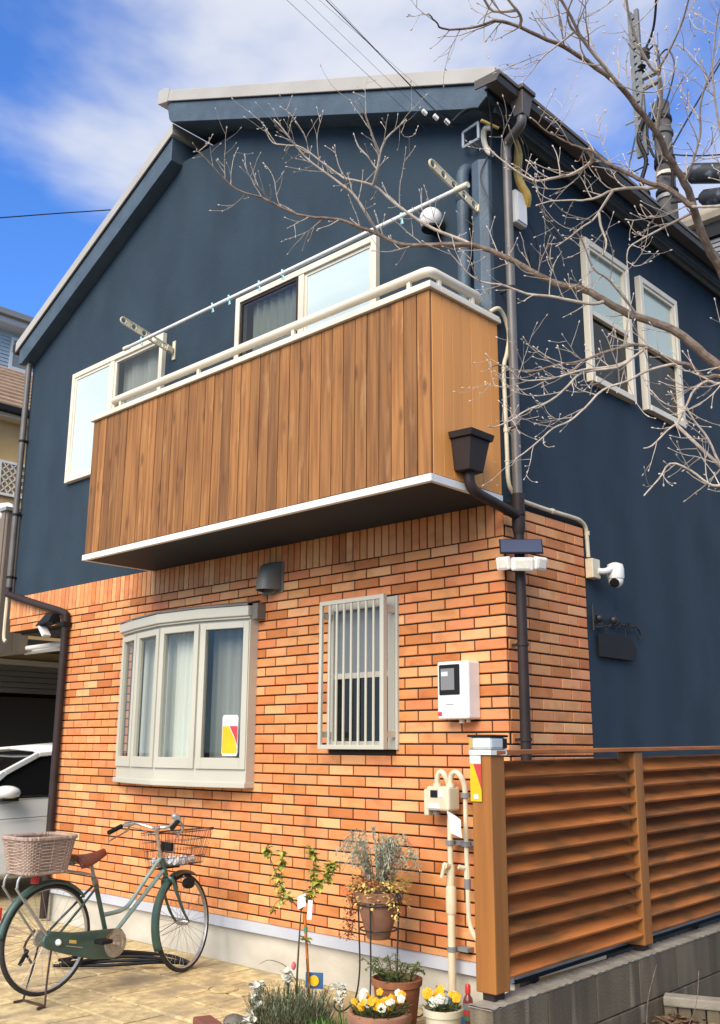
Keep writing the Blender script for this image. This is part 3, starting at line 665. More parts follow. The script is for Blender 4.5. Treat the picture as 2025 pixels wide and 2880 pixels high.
for i, (x, lab) in enumerate(((-3.66, 'aqua clothes peg nearest the left end of the clothes pole'), (-2.62, 'aqua clothes peg hanging left of the mid pole group'), (-2.40, 'aqua clothes peg left of the dark balcony window pane'),
                 (-2.02, 'aqua clothes peg above the dark balcony window pane'), (-1.74, 'aqua clothes peg above the balcony window mullion'), (-.50, 'aqua clothes peg near the right pole holder'))):
    dz = R2.uniform(-.02, .02)
    o = obj('clothes_peg', MB().bar((x-.004, PYY-.004, PZ+.03), (x+.012+dz*.3, PYY+.004, PZ-.055), .009, .011).bar((x+.006, PYY-.006, PZ+.03), (x-.012, PYY+.01, PZ-.05), .009, .009).tube([(x, PYY-.012, PZ-.02), (x, PYY+.012, PZ-.02)], .006, 6), m_peg)
    tag(o, lab, 'clothes peg', 'pegs clipped to the clothes pole')
# globe lamp
t = thing('wall_lamp', 'round white globe lamp on the upper wall above the balcony', 'wall lamp', (-.48, 0, 5.28))
obj('back_plate', MB().lathe([(.06, 0), (.06, .018), (.035, .05)], (-.48, 0, 5.26), 16, (0, -1, 0)), m_black, t, smooth=True)
obj('globe', MB().ball((-.48, -.095, 5.30), (.085, .085, .088), 20, 12), m_globe, t, smooth=True)
obj('lower_ring', MB().lathe([(.05, 0), (.072, .012), (.07, .03)], (-.48, -.095, 5.205), 18), m_black, t, smooth=True)
# range hood vent on the brick
t = thing('vent_hood', 'grey rounded vent hood on the brick under the balcony', 'vent hood', (-2.19, 0, 2.87))
prof = []
hx = .105
def hood(u, v):
    a = u*PI; s = math.sin(v*PI/2)
    return (-2.19 - hx*math.cos(a)*(1), -.012-.15*math.sin(a)*(.35+.65*(1-v*v))*1.0, 2.76 + .16*(1-v) + 0) if False else (-2.19-hx*math.cos(a), -.012-.155*math.sin(a)*math.cos(v*PI/2*.999)**.6, 2.762+.225*math.sin(v*PI/2))
obj('hood', MB().grid(hood, 16, 10), m_ventgrey, t, smooth=True, angle=60)
obj('back_plate', MB().box(-2.315, -2.065, -.020, -.010, 2.74, 2.985).tube([(-2.19, -.0, 2.80), (-2.19, -.04, 2.80)], .07, 16), m_ventgrey, t, bevel=.004)
# navy duct cover and pipe by the upper right corner
t = thing('duct_cover', 'navy painted duct cover and bent pipe beside the upper downpipe', 'duct', (-.18, 0, 5.2))
obj('cover', MB().prism([(-.125, -.002, 4.37), (-.125, -.075, 4.37), (-.055, -.085, 4.37), (.0, -.045, 4.37), (.0, -.002, 4.37)], (0, 0, 1.24)), m_navy_trim, t, bevel=.006)
obj('pipe', MB().tube(smooth_path([(-.195, .0, 5.60), (-.200, -.035, 5.605), (-.205, -.062, 5.56), (-.208, -.068, 5.48), (-.208, -.068, 5.0), (-.208, -.068, 4.37)], 4), [.052]*9+[.05]*12 if False else .048, 14), m_navy_trim, t, smooth=True)
obj('collar', MB().tube([(-.208, -.068, 5.34), (-.208, -.068, 5.37)], .053, 14), m_navy, t, smooth=True)
# service entry: brackets, protector tubes, junction box
t = thing('service_bracket', 'grey metal service drop bracket under the gable corner', 'bracket', (-.1, 0, 5.85))
obj('frame', MB().bar((-.20, -.06, 5.90), (-.20, -.06, 5.78), .012, .02).bar((-.20, -.06, 5.90), (-.02, -.12, 5.87), .012, .02).bar((-.02, -.12, 5.87), (-.02, -.12, 5.74), .014, .02).bar((-.20, -.06, 5.78), (-.02, -.12, 5.74), .012, .02).bar((-.11, 0, 5.77), (-.11, -.10, 5.762), .02, .02), m_steel, t)
def u_tube(name, lab, m, pts, r):
    o = obj(name, MB().tube(smooth_path(pts, 5), r, 10), m, None, smooth=True); return tag(o, lab, 'cable tube')
yt = u_tube('cable_protector', 'mottled yellow cable protector tube behind the upper downpipe', m_mustard, [(.065, .20, 5.93), (.075, .24, 5.86), (.06, .25, 5.74), (.05, .25, 5.62), (.06, .27, 5.52), (.08, .31, 5.44), (.05, .34, 5.38)], .032)
u_tube('cable_conduit', 'pale curved conduit elbow left of the upper downpipe', m_cream, [(.04, -.05, 5.83), (-.01, -.06, 5.84), (-.03, -.045, 5.77), (-.01, -.03, 5.68), (.03, -.02, 5.64)], .02)
t = thing('junction_box', 'white junction box half hidden behind the upper downpipe', 'junction box', (0, .28, 5.3))
obj('box', MB().box(0, .06, .20, .335, 5.20, 5.46), m_plastic, t, bevel=.012); obj('lid', MB().box(.06, .068, .21, .325, 5.215, 5.445), m_plastic, t, bevel=.004)
# balcony drain hopper and elbow
t = thing('balcony_drain', 'dark brown rain box on the balcony side with pipe to the downpipe', 'rain box', (.05, -.42, 3.3))
bx = MB().hexa([(.008, -.505, 3.22), (.115, -.490, 3.22), (.115, -.350, 3.22), (.008, -.335, 3.22), (.008, -.535, 3.42), (.15, -.52, 3.42), (.15, -.32, 3.42), (.008, -.305, 3.42)])
obj('box', bx, m_pipe, t, bevel=.005)
obj('rim', MB().hexa([(.008, -.55, 3.42), (.165, -.532, 3.42), (.165, -.308, 3.42), (.008, -.29, 3.42), (.008, -.56, 3.462), (.175, -.54, 3.462), (.175, -.30, 3.462), (.008, -.28, 3.462)]), m_pipe, t, bevel=.004)
obj('pipe', MB().tube(smooth_path([(.06, -.42, 3.23), (.06, -.42, 3.17), (.064, -.40, 3.125), (.07, -.34, 3.095), (.08, -.15, 3.06), (PX, .02, 3.03), (PX, PY, 3.01)], 5), .034, 14), m_pipe, t, smooth=True)
# cream conduit: balcony to the corner, then along the brick return to the camera box
o = obj('cream_conduit', MB().tube(smooth_path([(.0, -.07, 4.43), (.03, -.03, 4.46), (.03, .02, 4.455), (.028, .075, 4.40), (.03, .10, 4.30), (.028, .075, 4.17), (.025, .035, 4.05), (.024, .04, 3.8), (.024, .045, 3.45), (.024, .05, 3.27), (.025, .09, 3.20), (.026, .15, 3.165), (.026, .24, 3.16), (.026, .5, 3.155), (.026, .85, 3.158), (.026, .95, 3.145), (.024, 1.0, 3.11), (.022, 1.015, 3.03), (.022, 1.02, 2.90)], 5), .0145, 10), m_cream2, None, smooth=True)
tag(o, 'cream flexible conduit from balcony top round the corner above the side brick', 'conduit')
for z in (4.02, 3.42): pass
o2 = obj('conduit_clip', MB().tube([(.024, .043, 3.60), (.024, .043, 3.63)], .019, 8).tube([(.026, .55, 3.156), (.026, .575, 3.156)], .02, 8).tube([(.022, 1.018, 3.06), (.022, 1.018, 3.09)], .02, 8), m_cream2, o, smooth=True)
o = obj('cream_conduit', MB().tube(smooth_path([(-6.515, -.03, 3.14), (-6.52, -.03, 2.9), (-6.51, -.03, 2.70), (-6.48, -.02, 2.66)], 4), .02, 8), m_cream2, None, smooth=True)
tag(o, 'short cream pipe beside the end of the brick lintel over the carport', 'conduit')
# solar sensor light on the downpipe
t = thing('solar_light', 'white three-headed solar sensor light with dark panel on the corner downpipe', 'sensor light', (PX, PY, 2.72))
fx = Vector((.745, .667, 0)); fy = Vector((.55, -.62, 0)).normalized(); uz = Vector((0, 0, 1)); fy = Vector((.667, -.745, 0))
c = Vector((PX, PY, 2.75))+fy*.045
obj('bracket', MB().obox(c-fy*.01+uz*.0, fx*.02, fy*.03, uz*.05), m_black, t)
pc = c+fy*.07+uz*.045; pn = (fy*.55+uz*.83).normalized(); pv = fx.cross(pn)
obj('solar_panel', MB().obox(c+fy*.035+uz*.06, fx*.130, (fy*.40-uz*.92).normalized()*.048, (fy*.92+uz*.40).normalized()*.006), m_panel, t, bevel=.003)
obj('panel_frame', MB().obox(c+fy*.030+uz*.058, fx*.136, (fy*.40-uz*.92).normalized()*.054, (fy*.92+uz*.40).normalized()*.005), m_black, t)
for (ox, ang, w) in ((-.113, -.6, .046), (0, 0, .070), (.113, .6, .046)):
    d = (fy*math.cos(ang)+fx*math.sin(ang)); d = (d-uz*.25).normalized(); sdv = uz.cross(d).normalized(); uu = d.cross(sdv)
    hc = c+fx*ox+fy*(.060 if ox == 0 else .038)-uz*(.060 if ox == 0 else .052)
    h = obj('lamp_head', MB().obox(hc, sdv*w, uu*.042, d*.022), m_plastic, t, bevel=.012)
    obj('lens', MB().obox(hc+d*.0235, sdv*w*.62, uu*.026, d*.002), m_lens, h)
# security camera
t = thing('security_camera', 'white dome security camera on a cream box at the brick return edge', 'camera', (.03, 1.04, 2.8))
obj('mount_box', MB().box(.013, .075, .985, 1.09, 2.745, 2.885), m_cream2, t, bevel=.006)
obj('arm', MB().tube(smooth_path([(.07, 1.06, 2.80), (.10, 1.10, 2.80), (.12, 1.15, 2.82), (.12, 1.19, 2.84)], 4), .022, 10), m_plastic, t, smooth=True)
obj('housing', MB().lathe([(.02, .075), (.055, .06), (.062, .03), (.062, -.03), (.058, -.045)], (.125, 1.21, 2.80), 18), m_plastic, t, smooth=True)
b = obj('dome', MB().ball((.125, 1.21, 2.745), .054, 18, 10), m_plastic, t, smooth=True)
dd = (CAMLOC-Vector((.125, 1.21, 2.745))).normalized(); dd = (dd+Vector((-.25, 0, -.35))).normalized()
obj('lens', MB().lathe([(.034, .040), (.034, .0535), (.02, .056)], (.125, 1.21, 2.745), 16, dd), m_black, b, smooth=True)
# wrought iron bracket and hanging plate
t = thing('iron_sign', 'black wrought iron scroll bracket with a dark pointed plate on the navy side wall', 'sign', (.02, 1.35, 2.4))
def spiral(cy, cz, r, t0, t1, n=16, shrink=.6):
    return [(.03, cy+r*(1-shrink*i/n)*math.cos(t0+(t1-t0)*i/n), cz+r*(1-shrink*i/n)*math.sin(t0+(t1-t0)*i/n)) for i in range(n+1)]
obj('scroll', MB().tube(spiral(1.07, 2.46, .05, -2.2, 4.5), .006, 6).tube([(.03, 1.03, 2.56), (.03, 1.03, 2.38)], .007, 6).tube(smooth_path([(.03, 1.03, 2.40), (.03, 1.12, 2.41), (.03, 1.30, 2.44), (.03, 1.50, 2.455), (.03, 1.64, 2.455), (.03, 1.70, 2.43), (.03, 1.71, 2.39), (.03, 1.68, 2.375)], 4), .007, 6), m_blackmetal, t, smooth=True)
lv = MB()
for k in range(14):
    yy = 1.08+.042*k; lv.leaf((.035, yy, 2.43+.01*math.sin(k*2)), (0.2, math.cos(k*1.9), 1.1*abs(math.sin(k*2.1))+.3), .035, .06, (1, 0, 0))
lv.ball((.04, 1.30, 2.475), .032, 8, 6).ball((.04, 1.10, 2.47), .028, 8, 6)
obj('leaf_ornament', lv, m_blackmetal, t)
obj('plate', MB().prism([(.022, 1.09, 2.36), (.022, 1.09, 2.20), (.022, 1.56, 2.20), (.022, 1.65, 2.285), (.022, 1.54, 2.37), (.022, 1.33, 2.39)], (.014, 0, 0)), m_black, t, bevel=.003)
obj('hanger', MB().tube([(.03, 1.2, 2.42), (.03, 1.2, 2.36)], .003, 5).tube([(.03, 1.48, 2.45), (.03, 1.48, 2.37)], .003, 5), m_blackmetal, t)
# flood light by the left downpipe
t = thing('security_light', 'black floodlight with white face under the brick lintel', 'floodlight', (-5.4, -.06, 2.75))
obj('bracket', MB().tube([(-5.205, -.10, 2.74), (-5.36, -.11, 2.76)], .012, 8).box(-5.25, -5.16, -.11, -.02, 2.72, 2.76), m_black, t)
obj('hood', MB().hexa([(-5.56, -.20, 2.735), (-5.30, -.20, 2.765), (-5.30, -.06, 2.765), (-5.56, -.06, 2.735), (-5.44, -.16, 2.85), (-5.30, -.16, 2.85), (-5.30, -.08, 2.85), (-5.44, -.08, 2.85)]), m_black, t, bevel=.006)
obj('lamp', MB().obox((-5.47, -.14, 2.69), Vector((.06, 0, -.06)), Vector((0, .045, 0)), Vector((.012, 0, .012))), m_plastic, t, bevel=.008)
# electricity meter box
t = thing('electric_meter', 'white electricity meter box with dark window on the brick', 'meter', (-.35, 0, 1.93))
obj('case', MB().box(-.445, -.195, -.135, -.010, 1.745, 2.105), m_plastic, t, bevel=.012)
w = obj('window', MB().box(-.425, -.262, -.142, -.134, 1.895, 2.085), m_black, t, bevel=.006)
obj('dial_plate', MB().box(-.408, -.300, -.1445, -.141, 1.925, 2.060), m_greyplas, w); obj('display', MB().box(-.402, -.350, -.1462, -.1442, 2.012, 2.040), m_palelens, w)
obj('latch', MB().box(-.372, -.312, -.143, -.134, 1.835, 1.852), m_plastic, t, bevel=.003)
obj('seal_label', MB().box(-.438, -.408, -.1375, -.1348, 1.765, 1.79), m_redlabel, t)
obj('cable_gland', MB().tube([(-.30, -.07, 1.745), (-.30, -.07, 1.72)], .018, 10).tube([(-.25, -.07, 1.745), (-.25, -.07, 1.725)], .014, 10), m_cream2, t)
# gas meter
GY = -.13
t = thing('gas_meter', 'cream gas meter box hung from two looped pipes near the fence post', 'gas meter', (-.41, GY, 1.26))
mt = obj('case', MB().box(-.505, -.325, GY-.055, GY+.06, 1.19, 1.335), m_cream2, t, bevel=.014)
obj('display_window', MB().box(-.468, -.412, GY-.060, GY-.054, 1.268, 1.312), m_black, mt, bevel=.003)
obj('number_label', MB().box(-.402, -.372, GY-.0575, GY-.0545, 1.272, 1.318), m_paper, mt); obj('number_label', MB().box(-.485, -.395, GY-.0575, GY-.0545, 1.203, 1.232), m_paper, mt)
obj('wing', MB().box(-.545, -.507, GY-.03, GY+.03, 1.155, 1.315), m_cream2, t, bevel=.008)
obj('valve_cap', MB().tube([(-.465, GY, 1.19), (-.465, GY, 1.165)], .024, 12), m_greyplas, t)
for x0, x1 in ((-.458, -.385), (-.352, -.262)):
    obj('loop_pipe', MB().tube(smooth_path([(x0, GY, 1.33), (x0, GY, 1.375), (x0+.012, GY, 1.41), ((x0+x1)/2, GY, 1.422), (x1-.012, GY-.0, 1.40), (x1, GY+.02, 1.35), (x1, GY+.03, 1.30)], 5), .017, 12).tube([(x0, GY, 1.33), (x0, GY, 1.352)], .028, 12), m_cream2, t, smooth=True)
gp_ = MB().tube([(-.385, GY+.03, 1.31), (-.385, GY+.03, .83)], .0175, 12).tube([(-.385, GY+.03, .87), (-.385, GY+.03, .80), (-.385, GY+.03, .74)], [.026, .027, .024], 12).tube([(-.385, GY+.03, .75), (-.385, GY+.03, .735), (-.385, GY+.03, .60), (-.385, GY+.03, .585)], [.025, .033, .033, .026], 14).tube([(-.385, GY+.03, .60), (-.385, GY+.03, .0)], .024, 12)
obj('inlet_pipe', gp_, m_cream2, t, smooth=True)
obj('outlet_pipe', MB().tube(smooth_path([(-.262, GY+.03, 1.32), (-.262, GY+.03, 1.0), (-.257, GY+.03, .85), (-.255, GY+.03, .65), (-.245, GY+.03, .55), (-.215, GY+.04, .475), (-.17, GY+.05, .44), (-.12, GY+.06, .43)], 4), .0145, 10).tube([(-.258, GY+.03, .86), (-.258, GY+.03, .79)], .02, 10), m_cream2, t, smooth=True)
obj('valve', MB().tube([(-.385, GY+.03, .86), (-.385, GY-.03, .87)], .02, 10).tube([(-.385, GY-.03, .875), (-.40, GY-.04, .80)], .012, 8), m_cream2, t, smooth=True)
obj('valve', MB().tube([(-.262, GY+.02, .86), (-.285, GY-.02, .87)], .014, 8), m_cream2, t, smooth=True)
for z, xs in ((1.285, (-.262,)), (1.0, (-.385, -.262)), (.39, (-.385,))):
    for xx in xs: obj('pipe_clamp', MB().tube([(xx, GY+.03, z-.014), (xx, GY+.03, z+.014)], .029, 12), m_greyplas, t, smooth=True)
    obj('clamp_rail', MB().box(min(xs), max(xs)+.10, GY+.055, -.012, z-.012, z+.012), m_greyplas, t)
obj('coupling', MB().tube([(-.2575, GY+.03, .80), (-.257, GY+.03, .745)], .021, 12), m_greyplas, t, smooth=True)
o = obj('paper_tag', MB().grid(lambda u, v: (-.325+.105*u+.02*v, GY-.075+.012*math.sin(u*3+v*2), 1.195-.05*u-.13*v+.03*u*v), 6, 6), m_paper); tag(o, 'crumpled white paper tag hanging from the gas meter', 'paper tag')
sm = o.modifiers.new('solid', 'SOLIDIFY'); sm.thickness = .0015
# sticker on the bow window
p3 = Vector((-2.50, -.125, 0)); t3 = (Vector((*BP[4], 0))-Vector((*BP[3], 0))).normalized(); n3 = Vector((t3.y, -t3.x, 0)); a3 = Vector((*BP[3], 0))
st = thing('window_sticker', 'yellow and red sticker with white top on the bow window glass', 'sticker', tuple(a3+t3*.30+Vector((0, 0, 1.6))))
def flat(u0, z0, poly, d): return MB().prism([tuple(a3+t3*(u0+x)+n3*d+Vector((0, 0, z0+z))) for x, z in poly], tuple(n3*.0012))
obj('card', flat(.245, 1.50, [(.0, .02), (.01, 0), (.14, 0), (.15, .02), (.15, .29), (.14, .31), (.01, .31), (0, .29)], -.0075), m_paper, st)
obj('yellow_print', flat(.245, 1.50, [(.004, .02), (.14, .02), (.146, .05), (.12, .13), (.06, .225), (.004, .225)], -.006), m_yellow, st)
obj('red_print', flat(.245, 1.50, [(.146, .08), (.146, .225), (.07, .225), (.12, .14)], -.006), m_redlabel, st)

# ------------------------------------------------------------------ block wall, louvre fence
bwall = thing('block_wall', 'low grey concrete block wall under the louvre fence', 'wall', (1.075, -1.65, 0))
core = obj('wall_core', MB().box(1.034, 1.118, -1.774, 4.6, -.05, .568), m_mortar if False else m_block, bwall)
for c_ in range(3):
    z0 = .585-(c_+1)*.195; y = -1.78 if c_ % 2 == 0 else -1.78-.2
    first = True
    while y < 4.6:
        a, b = max(y, -1.78), min(y+.40, 4.6)
        if b-a > .05: obj('block', MB().box(1.022, 1.13+R2.uniform(-.0015, .0015), a+.003, b-.003, z0+.003, z0+.192), m_block, bwall, bevel=.004)
        y += .40
obj('coping', MB().grid(lambda u, v: (1.018+.116*u, -1.784+6.39*v, .590+.0015*math.sin(v*1440*.5+u*9)+.0015*math.sin(v*571+u*3)), 6, 420).box(1.019, 1.132, -1.783, 4.6, .583, .586), m_blocktop, bwall, smooth=True)
fence = thing('louvre_fence', 'orange-brown timber louvre fence on the block wall', 'fence', (1.04, -1.65, .60))
PO = [(-1.692, -1.590), (-.428, -.340), (.90, .99), (2.13, 2.22)]
for (a, b) in PO:
    obj('post', MB().box(.992, 1.09, a, b, .618, 1.535), m_post, fence, bevel=.005)
    obj('post_foot', MB().box(1.015, 1.07, a+.015, b-.015, .59, .62), m_pipe, fence)
obj('top_rail', MB().box(.985, 1.10, -1.66, 2.2, 1.537, 1.556), m_slat, fence, bevel=.003)
for bay_i, (y0, y1) in enumerate(((PO[0][1], PO[1][0]), (PO[1][1], PO[2][0]), (PO[2][1], PO[3][0]))):
    obj('slat_stop', MB().box(1.0, 1.05, y1-.016, y1-.001, .66, 1.50), m_post, fence)
    for k in range(11):
        z = 1.437-.0777*k + R2.uniform(-.003, .003); tl = R2.uniform(-.003, .003)
        obj('slat', MB().hexa([(1.083, y0+.002, z), (1.088, y0+.002, z+.012), (1.088, y1-.002, z+.012+tl), (1.083, y1-.002, z+tl), (.974, y0+.002, z+.060), (.979, y0+.002, z+.072), (.979, y1-.002, z+.072+tl), (.974, y1-.002, z+.060+tl)]), m_slat, fence, bevel=.002)
mr = thing('metal_rail', 'grey metal rail low behind the louvre fence', 'rail', (.93, -1.65, .62))
obj('rail', MB().box(.950, .990, -1.40, 3.4, .612, .636), m_steel, mr, bevel=.003); obj('lower_rail', MB().box(.955, .985, -1.40, 3.4, .594, .6115), m_black, mr)
for yy in (-1.25, .4): obj('upright', MB().box(.925, .98, yy-.03, yy+.03, .0, .70), m_pipe, mr)
obj('rail_end', MB().box(.925, .98, -1.44, -1.401, .60, .66), m_white, mr)
for o in (bwall, fence, mr):                       # the plot line climbs and turns very slightly
    o.rotation_euler = (0, 0, .018)
    for ch in o.children:
        for v in ch.data.vertices: v.co.z += .0135*max(v.co.y, 0)
# box on top of the first post and its tag
pb = thing('post_light', 'pale box light with black rim on top of the first fence post', 'post light', (1.05, -1.65, 1.56))
obj('body', MB().box(.985, 1.100, -1.702, -1.582, 1.558, 1.610), m_palelens, pb, bevel=.012)
obj('rim', MB().box(.980, 1.105, -1.707, -1.577, 1.610, 1.620), m_black, pb, bevel=.005)
obj('side_panel', MB().box(.990, 1.008, -1.7045, -1.701, 1.565, 1.605), m_amber, pb); obj('side_panel', MB().box(1.099, 1.1035, -1.615, -1.588, 1.565, 1.605), m_black, pb)
obj('skirt', MB().box(.986, 1.099, -1.700, -1.584, 1.538, 1.557), m_plastic, pb)
sg = thing('post_tag', 'yellow and red tag hanging on the street face of the first fence post', 'tag', (1.02, -1.70, 1.42))
obj('card', MB().box(.990, 1.046, -1.6985, -1.6965, 1.350, 1.535), m_yellow, sg)
obj('red_print', MB().prism([(1.008, -1.6986, 1.50), (1.046, -1.6986, 1.50), (1.046, -1.6986, 1.40)], (0, -.0012, 0)), m_redlabel, sg)
obj('white_print', MB().box(.990, 1.046, -1.7002, -1.6986, 1.502, 1.535), m_paper, sg); obj('white_print', MB().box(1.008, 1.030, -1.7002, -1.6986, 1.360, 1.378), m_paper, sg)
# edging in the soil bed
ed = thing('rib_edging', 'low ribbed concrete edging in the soil bed beside the block wall', 'edging', (1.5, -.4, .3))
E0 = Vector((1.135, -.40, 0)); Ed = Vector((.93, .36, 0)).normalized(); En = Vector((Ed.y, -Ed.x, 0))
for k in range(16):
    p = E0+Ed*(.03+.064*k); obj('rib', MB().obox(p+Vector((0, 0, .29))+En*R2.uniform(-.004, .004), Ed*.0295, En*.03, (0, 0, .10)), m_block, ed, bevel=.008)
obj('cap', MB().obox(E0+Ed*.52+Vector((0, 0, .405)), Ed*.52, En*.045, (0, 0, .022)), m_blocktop, ed, bevel=.008)
# fallen leaves and thin twigs
lf = MB(); R3 = random.Random(9)
for k in range(700):
    x, y = R3.uniform(1.15, 2.6), R3.uniform(-1.9, .4)
    if R3.random() < .6: x, y = 1.15+abs(R3.gauss(0, .14)), R3.gauss(-.62, .22)
    lf.leaf((x, y, soil_h(x, y)+R3.uniform(.004, .03)), (R3.uniform(-1, 1), R3.uniform(-1, 1), R3.uniform(-.3, .4)), R3.uniform(.02, .04), R3.uniform(.035, .07))
o = obj('fallen_leaves', lf, m_leaf_dead, kind='stuff'); o['label'] = 'dry brown fallen leaves on the soil bed'
for k, (a, b, c_, lab) in enumerate((((1.22, -.75, .30), (1.19, -.66, .45), (1.16, -.50, .575), 'thin pale bare stem rising by the block wall joint'), ((1.34, -.80, .26), (1.38, -.60, .42), (1.33, -.42, .56), 'bent bare stem in front of the ribbed edging'),
                                ((1.20, -.95, .24), (1.30, -.80, .33), (1.42, -.72, .36), 'low arching bare stem among the fallen leaves'))):
    o = obj('dry_stem', MB().tube(smooth_path([a, b, c_], 5), .0017, 5), m_bark, smooth=True); tag(o, lab, 'stem')

